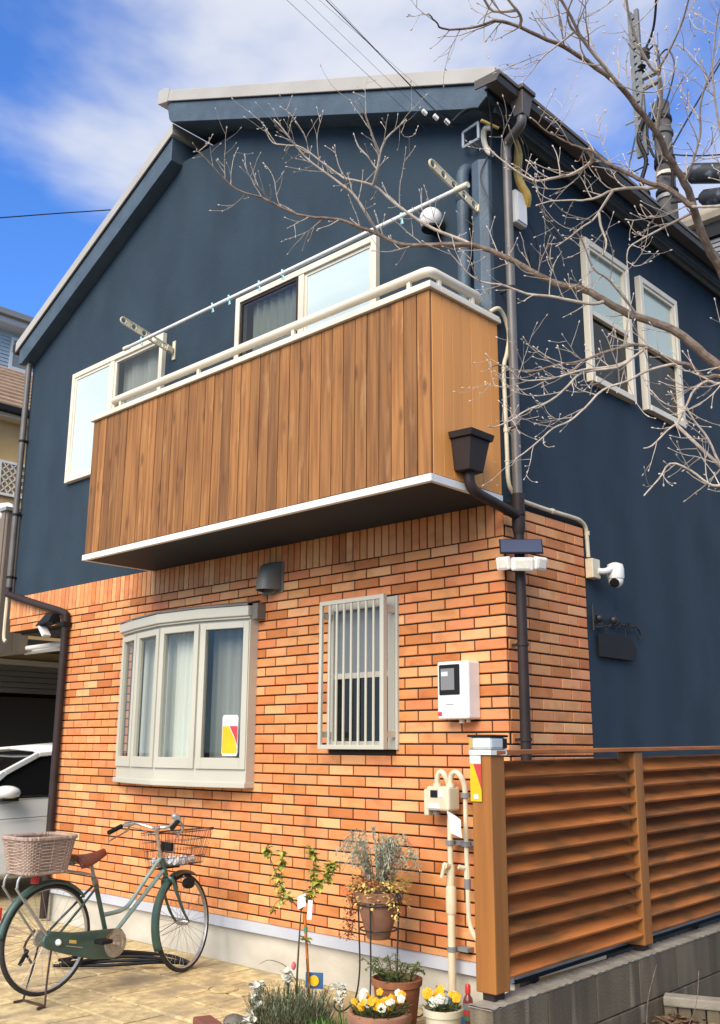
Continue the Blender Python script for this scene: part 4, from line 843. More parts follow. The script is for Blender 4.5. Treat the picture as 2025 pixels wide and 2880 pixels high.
# ------------------------------------------------------------------ bare tree at the right
BR = [
    ('', [(2.117, -1.219, 3.261), (2.097, -1.38, 3.515), (2.083, -1.453, 3.582), (2.082, -1.555, 3.703), (2.092, -1.625, 3.769), (2.084, -1.7, 3.828), (2.076, -1.771, 3.878), (2.078, -1.843, 3.932), (2.05, -1.944, 4.002), (2.032, -2.029, 4.054), (2.007, -2.101, 4.082), (1.957, -2.208, 4.131), (1.915, -2.294, 4.157), (1.86, -2.391, 4.183), (1.805, -2.485, 4.201), (1.777, -2.53, 4.185), (1.722, -2.582, 4.157), (1.659, -2.661, 4.145), (1.662, -2.705, 4.148), (1.664, -2.745, 4.146)], 0.0195, 0.0026),
    ('', [(2.108, -1.102, 2.95), (2.047, -1.156, 3.091), (1.984, -1.189, 3.164), (1.929, -1.218, 3.227), (1.865, -1.263, 3.314), (1.773, -1.318, 3.387), (1.675, -1.371, 3.44), (1.591, -1.43, 3.513), (1.513, -1.484, 3.574), (1.428, -1.53, 3.608), (1.349, -1.587, 3.664), (1.287, -1.636, 3.717), (1.224, -1.684, 3.766), (1.187, -1.702, 3.792), (1.107, -1.764, 3.836)], 0.023, 0.0115),
    ('', [(1.107, -1.764, 3.836), (0.997, -1.824, 3.853), (0.869, -1.899, 3.864), (0.788, -1.95, 3.891), (0.731, -1.996, 3.935), (0.664, -2.049, 3.974), (0.59, -2.115, 4.016), (0.497, -2.185, 4.035), (0.427, -2.237, 4.058), (0.349, -2.327, 4.11), (0.306, -2.362, 4.142), (0.225, -2.449, 4.178), (0.181, -2.526, 4.246), (0.146, -2.612, 4.329), (0.116, -2.627, 4.35)], 0.0125, 0.003),
    ('', [(1.107, -1.764, 3.836), (1.051, -1.809, 3.873), (0.982, -1.871, 3.914), (0.924, -1.931, 3.963), (0.871, -1.996, 4.02), (0.833, -2.047, 4.071), (0.795, -2.099, 4.121), (0.706, -2.187, 4.154), (0.68, -2.205, 4.174), (0.628, -2.287, 4.234), (0.583, -2.361, 4.289), (0.527, -2.409, 4.303), (0.479, -2.45, 4.317), (0.468, -2.484, 4.364)], 0.0085, 0.0028),
    ('', [(0.82, -2.125, 4.099), (0.859, -2.138, 4.157), (0.892, -2.159, 4.213), (0.939, -2.166, 4.269), (0.984, -2.155, 4.299), (1.029, -2.144, 4.33)], 0.008, 0.003),
    ('', [(0.892, -2.159, 4.213), (0.904, -2.217, 4.26), (0.927, -2.303, 4.342), (0.94, -2.346, 4.37)], 0.006, 0.003),
    ('', [(0.76, -2.029, 3.91), (0.742, -2.087, 3.997), (0.718, -2.153, 4.082), (0.666, -2.235, 4.149), (0.598, -2.36, 4.237), (0.566, -2.475, 4.346), (0.547, -2.5, 4.377)], 0.008, 0.003),
    ('', [(2.112, -1.65, 3.673), (2.078, -1.679, 3.719), (2.032, -1.717, 3.768), (1.989, -1.734, 3.786), (1.947, -1.76, 3.818), (1.912, -1.784, 3.848), (1.876, -1.808, 3.878), (1.846, -1.827, 3.904), (1.826, -1.842, 3.931), (1.801, -1.863, 3.963), (1.773, -1.875, 3.978), (1.752, -1.882, 3.993), (1.721, -1.902, 4.015), (1.688, -1.927, 4.044), (1.648, -1.961, 4.077), (1.621, -1.995, 4.117), (1.608, -2.003, 4.137)], 0.0125, 0.0025),
    ('', [(2.018, -1.687, 3.787), (1.96, -1.701, 3.796), (1.907, -1.717, 3.812), (1.829, -1.745, 3.823), (1.757, -1.757, 3.813), (1.699, -1.772, 3.817), (1.644, -1.792, 3.831), (1.571, -1.823, 3.842), (1.518, -1.835, 3.841)], 0.0085, 0.0025),
    ('', [(1.831, -1.749, 3.821), (1.795, -1.75, 3.787), (1.757, -1.749, 3.747), (1.726, -1.752, 3.719), (1.689, -1.765, 3.701), (1.629, -1.781, 3.665), (1.583, -1.798, 3.641)], 0.0065, 0.0025),
    ('', [(1.749, -1.742, 3.744), (1.756, -1.738, 3.695), (1.767, -1.731, 3.642), (1.776, -1.735, 3.607), (1.768, -1.742, 3.56), (1.763, -1.764, 3.541)], 0.006, 0.0025),
    ('', [(1.762, -1.788, 3.977), (1.722, -1.775, 3.965), (1.674, -1.772, 3.961), (1.636, -1.769, 3.965), (1.575, -1.783, 3.972), (1.513, -1.797, 3.978), (1.467, -1.814, 3.999), (1.422, -1.846, 4.04), (1.385, -1.877, 4.084), (1.349, -1.909, 4.131), (1.329, -1.922, 4.167)], 0.0095, 0.0025),
    ('', [(2.004, -1.594, 3.668), (1.953, -1.626, 3.64), (1.893, -1.66, 3.607), (1.854, -1.687, 3.576), (1.843, -1.694, 3.535), (1.839, -1.687, 3.476)], 0.006, 0.002),
    ('', [(2.119, -1.232, 3.011), (2.029, -1.308, 3.072), (1.975, -1.347, 3.07), (1.944, -1.398, 3.118), (1.891, -1.448, 3.137), (1.824, -1.524, 3.193), (1.777, -1.569, 3.202), (1.684, -1.627, 3.18), (1.605, -1.675, 3.148), (1.515, -1.741, 3.133), (1.424, -1.806, 3.108), (1.389, -1.852, 3.114), (1.356, -1.902, 3.128), (1.325, -1.939, 3.121)], 0.012, 0.0025),
    ('', [(1.833, -1.543, 3.184), (1.745, -1.594, 3.123), (1.684, -1.653, 3.103), (1.626, -1.715, 3.091), (1.557, -1.778, 3.061), (1.507, -1.836, 3.043), (1.454, -1.904, 3.037), (1.44, -1.961, 3.059)], 0.006, 0.0025),
    ('', [(1.796, -1.572, 3.156), (1.727, -1.619, 3.101), (1.62, -1.706, 3.085), (1.567, -1.745, 3.024), (1.507, -1.791, 2.962), (1.439, -1.855, 2.923), (1.393, -1.903, 2.878), (1.351, -1.956, 2.845), (1.345, -1.994, 2.837)], 0.0065, 0.0025),
    ('', [(1.908, -1.422, 3.125), (1.816, -1.502, 3.102), (1.744, -1.564, 3.054), (1.668, -1.634, 3.014), (1.609, -1.684, 2.937), (1.563, -1.734, 2.877), (1.524, -1.793, 2.842), (1.48, -1.845, 2.781), (1.448, -1.896, 2.729), (1.438, -1.94, 2.698)], 0.0065, 0.0025),
    ('', [(1.602, -1.45, 3.503), (1.562, -1.479, 3.489), (1.489, -1.544, 3.506), (1.418, -1.612, 3.527), (1.345, -1.679, 3.538), (1.273, -1.763, 3.575), (1.218, -1.822, 3.583), (1.185, -1.876, 3.606), (1.162, -1.941, 3.655), (1.151, -1.99, 3.693)], 0.0085, 0.0025),
    ('', [(1.721, -1.401, 3.407), (1.677, -1.54, 3.541), (1.65, -1.621, 3.573), (1.657, -1.716, 3.658), (1.658, -1.786, 3.692)], 0.006, 0.003),
    ('', [(2.203, -1.542, 3.013), (2.129, -1.559, 2.945), (2.095, -1.591, 2.954), (2.049, -1.613, 2.923), (2.021, -1.621, 2.873), (1.983, -1.628, 2.807), (1.945, -1.649, 2.774), (1.887, -1.672, 2.717), (1.869, -1.692, 2.707)], 0.007, 0.003),
    ('', [(2.151, -1.515, 2.538), (2.094, -1.557, 2.54), (2.063, -1.591, 2.548), (2.02, -1.643, 2.598), (1.966, -1.695, 2.624), (1.927, -1.715, 2.565), (1.881, -1.741, 2.511)], 0.007, 0.003),
    ('', [(2.141, -1.504, 2.481), (2.107, -1.571, 2.623), (2.09, -1.62, 2.713), (2.064, -1.668, 2.778), (2.055, -1.7, 2.817)], 0.006, 0.003),
    ('', [(2.069, -2.119, 3.995), (2.055, -2.205, 4.04), (2.035, -2.309, 4.097), (2.041, -2.377, 4.127), (2.045, -2.442, 4.151), (2.05, -2.506, 4.172)], 0.0085, 0.005),
    ('', [(1.893, -2.442, 4.134), (1.897, -2.505, 4.16), (1.893, -2.575, 4.185), (1.9, -2.619, 4.19)], 0.0065, 0.004),
    ('', [(1.84, -2.537, 4.149), (1.835, -2.584, 4.166), (1.831, -2.633, 4.184), (1.832, -2.673, 4.196)], 0.006, 0.004),
    ('', [(2.09, -1.85, 3.922), (2.137, -1.913, 4.005), (2.166, -1.971, 4.067), (2.151, -2.019, 4.091), (2.146, -2.09, 4.145), (2.155, -2.167, 4.211), (2.173, -2.227, 4.26)], 0.008, 0.0045),
    ('', [(2.109, -1.679, 3.777), (2.156, -1.713, 3.82), (2.218, -1.764, 3.896), (2.251, -1.826, 3.965), (2.312, -1.878, 4.033), (2.381, -1.91, 4.074)], 0.0065, 0.003),
    ('', [(1.976, -2.304, 4.103), (2.019, -2.363, 4.13), (2.04, -2.42, 4.14), (2.095, -2.463, 4.155)], 0.006, 0.003),
    ('', [(1.945, -2.347, 4.099), (1.897, -2.38, 4.049), (1.869, -2.401, 3.999), (1.845, -2.427, 3.954)], 0.004, 0.002),
    ('', [(2.171, -1.989, 4.064), (2.259, -2.052, 4.106), (2.336, -2.116, 4.138), (2.395, -2.184, 4.164)], 0.005, 0.003),
    ('', [(2.371, -1.842, 3.508), (2.371, -1.93, 3.648), (2.386, -2.015, 3.78), (2.416, -2.095, 3.903), (2.471, -2.162, 4.014)], 0.006, 0.003),
]

tree = thing('bare_tree', 'bare winter tree with pale budded twigs at the right of the house', 'tree', (2.25, -1.0, .2))
obj('trunk', MB().tube(smooth_path([(2.27, -.95, .1), (2.22, -.98, .8), (2.20, -1.0, 1.8), (2.16, -1.08, 2.6), (2.13, -1.18, 3.2), BR[0][1][0]], 4), [.075-.0019*i for i in range(21)], 12), m_bark, tree, smooth=True)
tw, bd = MB(), MB()
R4 = random.Random(21)
def rv(): return Vector((R4.gauss(0, 1), R4.gauss(0, 1), R4.gauss(0, 1))).normalized()
def bud(p, d, s=1.):
    d = d.normalized(); r = R4.uniform(.0023, .0036)*s
    bd.tube([p-d*.002, p+d*.003, p+d*.007, p+d*.011], [r*.5, r, r*.85, r*.15], 5)
def twig(p, d, l, r, lvl):
    n = max(4, int(l/.028)); pts = [p]; q = p.copy(); d = d.normalized(); side = (rv()*.7+Vector((0, 0, .75))).normalized()
    for i in range(n):
        d = (d + side*R4.uniform(.02, .30)*(i/n+.25) + rv()*.17).normalized(); q = q+d*(l/n); pts.append(q.copy())
    tw.tube(pts, [r*(1-.55*i/n) for i in range(n+1)], 4, False)
    bud(q, d)
    if lvl > 0:
        for k in range(1, n):
            if R4.random() < .44:
                dd = (pts[k]-pts[k-1]).normalized(); dd = (dd*.8 + rv()*.75).normalized(); ll = l*R4.uniform(.25, .55)
                twig(pts[k], dd, ll, r*.7, lvl-1)
            elif R4.random() < .35: bud(pts[k], (rv()+d*.5), .8)
made = [Vector(p) for p in smooth_path([(2.27, -.95, .1), (2.22, -.98, .8), (2.20, -1.0, 1.8), (2.16, -1.08, 2.6), (2.13, -1.18, 3.2), BR[0][1][0]], 4)]
for bi, (_, pts, r0, r1) in enumerate(BR):
    near = min(made, key=lambda q: (q-Vector(pts[0])).length)          # join each branch to the limb it grows from
    if bi and 1e-4 < (near-Vector(pts[0])).length < .6: pts = [tuple(near)]+list(pts if (near-Vector(pts[0])).length > .08 else pts[1:])
    pp = smooth_path(pts, 3); n = len(pp)
    pp = [p + rv()*min(.003, r0*.12) for p in pp]
    rad_ = [r1+(r0-r1)*(1-i/(n-1))**1.25 for i in range(n)]
    made += pp
    obj('branch', MB().tube(pp, rad_, 10 if r0 > .015 else 7), m_bark if r0 > .0095 else m_twig, tree, smooth=True)
    acc = 0
    for i in range(2, n):
        rr = rad_[i]; acc += (pp[i]-pp[i-1]).length
        step = .060 if rr < .009 else (.075 if rr < .014 else .20)
        while acc > step:
            acc -= step*R4.uniform(.7, 1.3)
            fwd = (pp[i]-pp[i-1]).normalized(); dd = (fwd*.65 + rv()*.8 + Vector((0, 0, .12))).normalized()
            twig(pp[i], dd, R4.uniform(.08, .27), max(.0018, min(.0032, rr*.5)), 1)
    bud(pp[-1], pp[-1]-pp[-2], 1.2)
obj('twigs', tw, m_twig, tree, smooth=True, kind='stuff'); obj('buds', bd, m_bud, tree, kind='stuff', smooth=True)

# ------------------------------------------------------------------ bicycle on its stand
BR0 = Vector((-2.45, -1.615, 0)); BU = Vector((-.08581, .99631, 0)); BN = Vector((.99631, .08581, 0)); BZ = Vector((0, 0, 1))
bike = thing('bicycle', 'old green city bicycle with wire front basket and wicker rear basket, parked on its stand', 'bicycle', tuple(BR0))
def K(u, s, z): return BR0+BU*u+BN*s+BZ*z
HA0, HA1 = K(.972, 0, .640), K(.905, 0, .81)
STM = Matrix.Translation(HA0) @ Matrix.Rotation(math.radians(15), 4, (HA1-HA0).normalized()) @ Matrix.Translation(-HA0)
def T(p): return STM @ p                # steered front end
def ktube(mb, pts, r, n=10, f=None, k=4):
    P = smooth_path([K(*p) for p in pts], k) if len(pts) > 2 else [K(*p) for p in pts]
    return mb.tube([f(p) for p in P] if f else P, r, n)
fm = MB(); ktube(fm, [(.345, 0, .70), (.482, 0, .295)], .0155)
for s_ in (-1, 1):
    ktube(fm, [(.36, s_*.022, .665), (.20, s_*.045, .53), (0, s_*.062, .365)], .008); ktube(fm, [(.47, s_*.035, .30), (.25, s_*.055, .325), (0, s_*.062, .360)], .009)
ktube(fm, [(.482, -.04, .295), (.482, .045, .295)], .024, 14)
frame = obj('frame', fm, m_green, bike, smooth=True)
obj('head_tube', ktube(MB(), [(.908, 0, .803), (.963, 0, .668)], .019, 12), m_green, bike, smooth=True)
obj('top_tube', ktube(MB(), [(.905, 0, .795), (.766, 0, .645), (.650, 0, .515), (.60, 0, .487), (.55, 0, .475), (.425, 0, .468)], .0145), m_greenlight, bike, smooth=True)
obj('down_tube', ktube(MB(), [(.945, 0, .715), (.515, 0, .325)], .0155), m_greenlight, bike, smooth=True)
fk = MB(); ktube(fk, [(.972, 0, .655), (.978, 0, .635)], .024, 12, T)
for s_ in (-1, 1): ktube(fk, [(.975, s_*.018, .655), (.985, s_*.045, .63), (1.02, s_*.055, .54), (1.085, s_*.056, .42), (1.155, s_*.056, .338)], [.014]*9+[.011]*4+[.009]*4, 8, T)
obj('fork', fk, m_green, bike, smooth=True)
def wheel(cu, cz, f, r=.33):
    C0 = K(cu, 0, cz); g = f or (lambda p: p)
    def circ(rad, off=0, n=48): return [g(C0+BU*rad*math.cos(a)+BZ*rad*math.sin(a)+BN*off) for a in [2*PI*i/n for i in range(n+1)]]
    hub = obj('wheel', MB().tube([g(C0+BN*-.055), g(C0+BN*-.03), g(C0+BN*.03), g(C0+BN*.055)], [.012, .022, .022, .012], 12), m_chrome, bike, smooth=True)
    obj('tyre', MB().tube(circ(r-.0165), .0172, 10, False), m_rubber, hub, smooth=True)
    rm = MB(); b = 0; ring_ = []
    N_ = 48
    prof = [(.300, -.013), (.296, 0), (.300, .013), (.313, .014), (.313, -.014)]
    for i in range(N_):
        a = 2*PI*i/N_
        for (rr, o_) in prof: rm.v.append(tuple(g(C0+(BU*math.cos(a)+BZ*math.sin(a))*rr+BN*o_)))
    for i in range(N_):
        for j in range(5): rm.f.append((i*5+j, i*5+(j+1) % 5, ((i+1) % N_)*5+(j+1) % 5, ((i+1) % N_)*5+j))
    obj('rim', rm, m_rim, hub, smooth=True)
    sp = MB()
    for i in range(32):
        a = 2*PI*i/32; sd_ = .026 if i % 2 else -.026; aa = a+(.45 if (i//2) % 2 else -.45)
        sp.tube([g(C0+(BU*math.cos(aa)+BZ*math.sin(aa))*.021+BN*sd_), g(C0+(BU*math.cos(a)+BZ*math.sin(a))*.299)], .0013, 4, False)
    obj('spokes', sp, m_steel, hub, kind='stuff')
wheel(0, .375, None); wheel(1.158, .335, T)
def fender(cu, cz, a0, a1, f, r=.350):
    C0 = K(cu, 0, cz); g = f or (lambda p: p); mb = MB(); n = 28; pr = [(-.030, -.020), (-.024, -.004), (-.012, .005), (.012, .005), (.024, -.004), (.030, -.020)]
    for i in range(n+1):
        a = math.radians(a0+(a1-a0)*i/n)
        for (o_, h) in pr: mb.v.append(tuple(g(C0+(BU*math.cos(a)+BZ*math.sin(a))*(r+h)+BN*o_)))
    for i in range(n):
        for j in range(5): mb.f.append((i*6+j, i*6+j+1, (i+1)*6+j+1, (i+1)*6+j))
    return mb
o = obj('rear_fender', fender(0, .375, 42, 172, None), m_green, bike, smooth=True); md = o.modifiers.new('solid', 'SOLIDIFY'); md.thickness = .0015
o = obj('front_fender', fender(1.158, .335, 62, 205, T), m_green, bike, smooth=True); md = o.modifiers.new('solid', 'SOLIDIFY'); md.thickness = .0015
obj('fender_stay', ktube(MB(), [(0, .064, .37), (-.20, .034, .64)], .003, 5).tube([T(K(1.155, .06, .335)), T(K(.865, .034, .285))], .003, 5).tube([T(K(1.155, -.06, .335)), T(K(.865, -.034, .285))], .003, 5), m_steel, bike)
# chain case, crank
cpoly = [(-.065, .345), (-.078, .375), (-.065, .410), (-.02, .432), (.15, .402), (.48, .385), (.535, .375), (.570, .335), (.572, .275), (.545, .222), (.48, .198), (.30, .222), (.10, .280), (-.03, .325)]
obj('chain_case', MB().prism([K(u, .050, z) for u, z in cpoly], BN*.032), m_green, bike, bevel=.008)
obj('case_badge', MB().prism([K(u, .0828, z) for u, z in ((.115, .345), (.17, .335), (.17, .355), (.115, .365))], BN*.001), m_mustard, bike)
obj('case_stripe', MB().prism([K(u, .0828, z) for u, z in ((.09, .330), (.22, .302), (.22, .308), (.09, .336))], BN*.001), m_steel, bike)
ck = obj('chainring_cover', MB().lathe([(.088, 0), (.086, .006), (.055, .010), (.05, .006), (.02, .008)], K(.482, .083, .295), 28, BN), m_rust, bike, smooth=True)
obj('crank_arm', MB().bar(K(.482, .108, .295), K(.325, .118, .335), .018, .012, BN).bar(K(.482, -.06, .295), K(.640, -.07, .255), .018, .012, BN).tube([K(.482, .09, .295), K(.482, .118, .295)], .014, 10), m_chrome, ck, bevel=.002)
obj('pedal', MB().obox(K(.320, .165, .337), BU*.045, BN*.042, BZ*.013), m_black, bike, bevel=.005); obj('pedal', MB().obox(K(.645, -.115, .254), BU*.045, BN*.042, BZ*.013), m_black, bike, bevel=.005)
obj('pedal_reflector', MB().obox(K(.368, .165, .340), BU*.003, BN*.028, BZ*.008), m_amber, bike)
obj('hub_cover', MB().ball(K(.03, .085, .362), (.030, .02, .020), 10, 8), m_plastic, bike, smooth=True)
obj('hub_brake', MB().lathe([(.05, 0), (.055, .012), (.05, .026), (.02, .03)], K(0, -.075, .375), 20, BN), m_rust, bike, smooth=True)
# saddle
def sadd(u, v):
    w = .095*(1-u)**1.3+.022+.02*(1-u)*math.sin(u*PI); t = (v-.5)*2
    return K(.145+.26*u, w*t, .862+.018*u*u-.012*math.sin(u*PI)-(.070-.040*u)*(abs(t)**2.6))
sd_ = obj('saddle', MB().grid(sadd, 16, 14), m_leather, bike, smooth=True, angle=80); md = sd_.modifiers.new('solid', 'SOLIDIFY'); md.thickness = .014; md.offset = -1
obj('saddle_rail', ktube(ktube(MB(), [(.20, .03, .825), (.24, .03, .805), (.36, .015, .825)], .005, 6), [(.20, -.03, .825), (.24, -.03, .805), (.36, -.015, .825)], .005, 6), m_steel, sd_)
spg = MB()
for s_ in (-.05, .05): spg.tube([K(.195, s_, .80)+BU*.014*math.cos(q*.8)+BN*.014*math.sin(q*.8)+BZ*.0018*q for q in range(32)], .0025, 5)
obj('saddle_spring', spg, m_steel, sd_)
obj('seat_post', ktube(MB(), [(.345, 0, .695), (.302, 0, .82)], .012).tube([K(.355, 0, .665), K(.338, 0, .712)], .020, 10), m_rust, bike, smooth=True)
# stem, handlebar
obj('stem', MB().tube([T(K(.905, 0, .80)), T(K(.862, 0, .975))], .0125, 10).tube([T(K(.910, 0, .795)), T(K(.900, 0, .825))], .022, 12).tube([T(K(.865, 0, .96)), T(K(.858, 0, .992))], .017, 10).tube([T(K(.86, 0, .985)), T(K(.895, 0, 1.0))], .015, 10), m_chrome, bike, smooth=True)
hb = MB()
for s_ in (-1, 1):
    hb.tube([T(p) for p in smooth_path([K(.895, 0, 1.0), K(.905, s_*.06, 1.0), K(.895, s_*.12, 1.02), K(.855, s_*.19, 1.045), K(.79, s_*.235, 1.035), K(.70, s_*.262, 1.005)], 4)], .0112, 8)
hbo = obj('handlebar', hb, m_chrome, bike, smooth=True)
for s_ in (-1, 1):
    obj('grip', MB().tube([T(K(.775, s_*.240, 1.032)), T(K(.665, s_*.270, .993))], .0165, 10), m_black, hbo, smooth=True)
    obj('brake_lever', MB().tube([T(p) for p in smooth_path([K(.825, s_*.215, 1.04), K(.845, s_*.235, 1.005), K(.80, s_*.262, .975), K(.72, s_*.285, .945), K(.695, s_*.295, .93)], 4)], [.012]*3+[.009]*4+[.006]*10, 7).tube([T(K(.85, s_*.19, 1.045)), T(K(.80, s_*.232, 1.038))], .0165, 10), m_chrome, hbo, smooth=True)
obj('bell', MB().ball(T(K(.855, .165, 1.07)), (.028, .028, .022), 14, 8), m_steel, hbo, smooth=True)
obj('shifter', MB().tube([T(K(.83, .205, 1.05)), T(K(.79, .23, 1.045))], .025, 12), m_greyplas, hbo, smooth=True)
obj('brake_cable', MB().tube([T(p) for p in smooth_path([K(.84, -.21, 1.02), K(.93, -.14, .98), K(.985, -.04, .90), K(1.0, .0, .75)], 5)], .003, 5).tube([T(p) for p in smooth_path([K(.84, .21, 1.02), K(.95, .15, 1.0), K(1.0, .06, .90), K(.985, .02, .74)], 5)], .003, 5), m_steel, bike)
# wire front basket
wb = MB()
def bk(u, v, z):                # basket wall, tapering: u,v in -1..1
    t = (z-.735)/.235; return T(K(1.075+.05*t+u*(.135+.045*t), v*(.15+.045*t), z))
def brect(z, n=8):
    out = []
    for (a, b) in (((-1, -1), (1, -1)), ((1, -1), (1, 1)), ((1, 1), (-1, 1)), ((-1, 1), (-1, -1))):
        for i in range(n): out.append(bk(a[0]+(b[0]-a[0])*i/n, a[1]+(b[1]-a[1])*i/n, z))
    return out+[out[0]]
for z, r in ((.97, .0035), (.955, .0022), (.90, .0018), (.84, .0018), (.785, .0018), (.735, .003)): wb.tube(brect(z), r, 5)
for i in range(14):
    q = -1+2*i/13
    for pr in ((q, -1), (q, 1), (-1, q), (1, q)): wb.tube([bk(pr[0], pr[1], .735), bk(pr[0], pr[1], .97)], .0016, 4, False)
for i in range(9):
    q = -1+2*i/8; wb.tube([bk(q, -1, .735), bk(q, 1, .735)], .0016, 4, False); wb.tube([bk(-1, q, .735), bk(1, q, .735)], .0016, 4, False)
obj('front_basket', wb, m_wire, bike)
obj('basket_bracket', MB().obox(T(K(1.0, 0, .722)), BU*.09, BN*.02, BZ*.006), m_black, bike, bevel=.003)
obj('basket_plate', MB().obox(T(K(.955, .02, .865)), BU*.014, BN*.055, BZ*.028), m_black, bike, bevel=.003)
obj('headlight', MB().lathe([(.012, -.05), (.034, -.02), (.040, .02), (.040, .035), (.034, .04)], T(K(1.12, .075, .60)), 16, (STM.to_3x3() @ BU)), m_black, bike, smooth=True)
obj('lamp_bracket', MB().tube([T(K(1.10, .055, .655)), T(K(1.11, .07, .62)), T(K(1.09, .06, .56))], .006, 6), m_steel, bike)
obj('front_brake', MB().tube([T(K(1.02, -.035, .66)), T(K(1.05, -.035, .57))], .008, 6).tube([T(K(1.02, .035, .66)), T(K(1.05, .035, .57))], .008, 6), m_black, bike)
ll = MB()
for k in range(5): ll.tube([bk(-.9+1.7*i/12, -.75+.33*k+.06*math.sin(i+k), .752+.016*math.sin(i*1.7+k)+.008) for i in range(13)], [.016+.006*math.sin(i*2.3+k) for i in range(13)], 7)
o = obj('cable_lock', ll, m_paper, smooth=True); tag(o, 'white wrapped cable lock lying in the black wire front basket', 'bike lock')
# rear carrier, wicker basket
rk = MB()
for s_ in (-1, 1):
    ktube(rk, [(.30, s_*.035, .735), (.10, s_*.065, .775), (-.22, s_*.068, .778), (-.275, s_*.07, .770), (-.288, s_*.072, .715), (-.27, s_*.072, .68), (-.02, s_*.075, .372)], .0075, 8)
for u_ in (.12, .0, -.12, -.22): ktube(rk, [(u_, -.066, .777), (u_, .066, .777)], .005, 6)
obj('rear_carrier', rk, m_steel, bike, smooth=True)
wk = MB()
def wb_pt(a, z, out=0.):        # superellipse plan, flaring upwards
    t = (z-.79)/.21; ca, sa = math.cos(a), math.sin(a); e = 2/5.5
    x = (abs(ca)**e)*(1 if ca > 0 else -1); y = (abs(sa)**e)*(1 if sa > 0 else -1)
    return K(-.105+x*(.155+.035*t+out), y*(.128+.032*t+out), z)
NA = 72
for r_ in range(21):
    z = .795+.0098*r_
    wk.tube([wb_pt(2*PI*i/NA, z, .003*(1 if ((i//2+r_) % 2) else -1)) for i in range(NA+1)], .0052, 4, False)
wko = obj('rear_basket', wk, m_wicker, bike)
stk_ = MB()
for i in range(36):
    a = 2*PI*i/36; stk_.tube([wb_pt(a, .79), wb_pt(a, .995)], .0055, 5)
stk_.tube([wb_pt(2*PI*i/NA, 1.000, .004*math.sin(i*2.2)) for i in range(NA+1)], .014, 7, False).tube([wb_pt(2*PI*i/NA, .793, .004*math.sin(i*2.2)) for i in range(NA+1)], .010, 7, False)
obj('basket_rim', stk_, m_wicker, wko); obj('basket_floor', MB().add([wb_pt(2*PI*i/NA, .788, -.004) for i in range(NA)], [tuple(range(NA))]), m_wicker, wko)
# stand, reflectors
st_ = MB()
for s_ in (-1, 1):
    ktube(st_, [(.0, s_*.068, .365), (-.03, s_*.085, .18), (-.055, s_*.115, .015)], .007, 7); ktube(st_, [(-.055, s_*.115, .012), (-.115, s_*.125, .010)], .008, 6)
ktube(st_, [(-.055, -.115, .014), (-.055, .115, .014)], .007, 6); ktube(st_, [(-.04, -.08, .23), (-.06, -.14, .32), (-.02, -.10, .42)], .008, 6)
obj('stand', st_, m_wire, bike, smooth=True)
obj('stand_lever', MB().bar(K(-.06, -.10, .31), K(-.10, -.12, .22), .03, .022), m_black, bike, bevel=.004)
obj('rear_reflector', MB().obox(K(-.118, .0, .742), BU*.012, BN*.03, BZ*.026), m_red, bike, bevel=.005); obj('rear_reflector', MB().obox(K(-.352, 0, .565), BU*.010, BN*.02, BZ*.038), m_red, bike, bevel=.005)
# dark hose coils lying behind the rear wheel
hz = MB()
for k in range(3):
    hz.tube(smooth_path([(-3.3+.08*k, -1.05, .02+.02*k), (-3.0, -.80+.06*k, .03+.02*k), (-2.75, -.55, .05+.015*k), (-2.70+.05*k, -.35, .03), (-3.0, -.28, .03), (-3.35, -.60-.05*k, .03+.02*k), (-3.4+.05*k, -.95, .03)], 5), .012, 6)
tag(obj('garden_hose', hz, m_black, smooth=True), 'thin black hose coiled on the paving behind the bicycle', 'hose')
# small round drain cover
dc = thing('drain_cover', 'small round concrete drain cover set in the yellow paving', 'drain cover', (-1.93, -.59, 0))
obj('lid', MB().lathe([(.085, -.004), (.085, .0065), (.078, .0085)], (-1.93, -.59, 0), 24), m_stone, dc); obj('ring', MB().tube([(-1.93+.1*math.cos(a), -.59+.1*math.sin(a), .004) for a in [2*PI*i/28 for i in range(29)]], .004, 6, False), m_joint, dc)

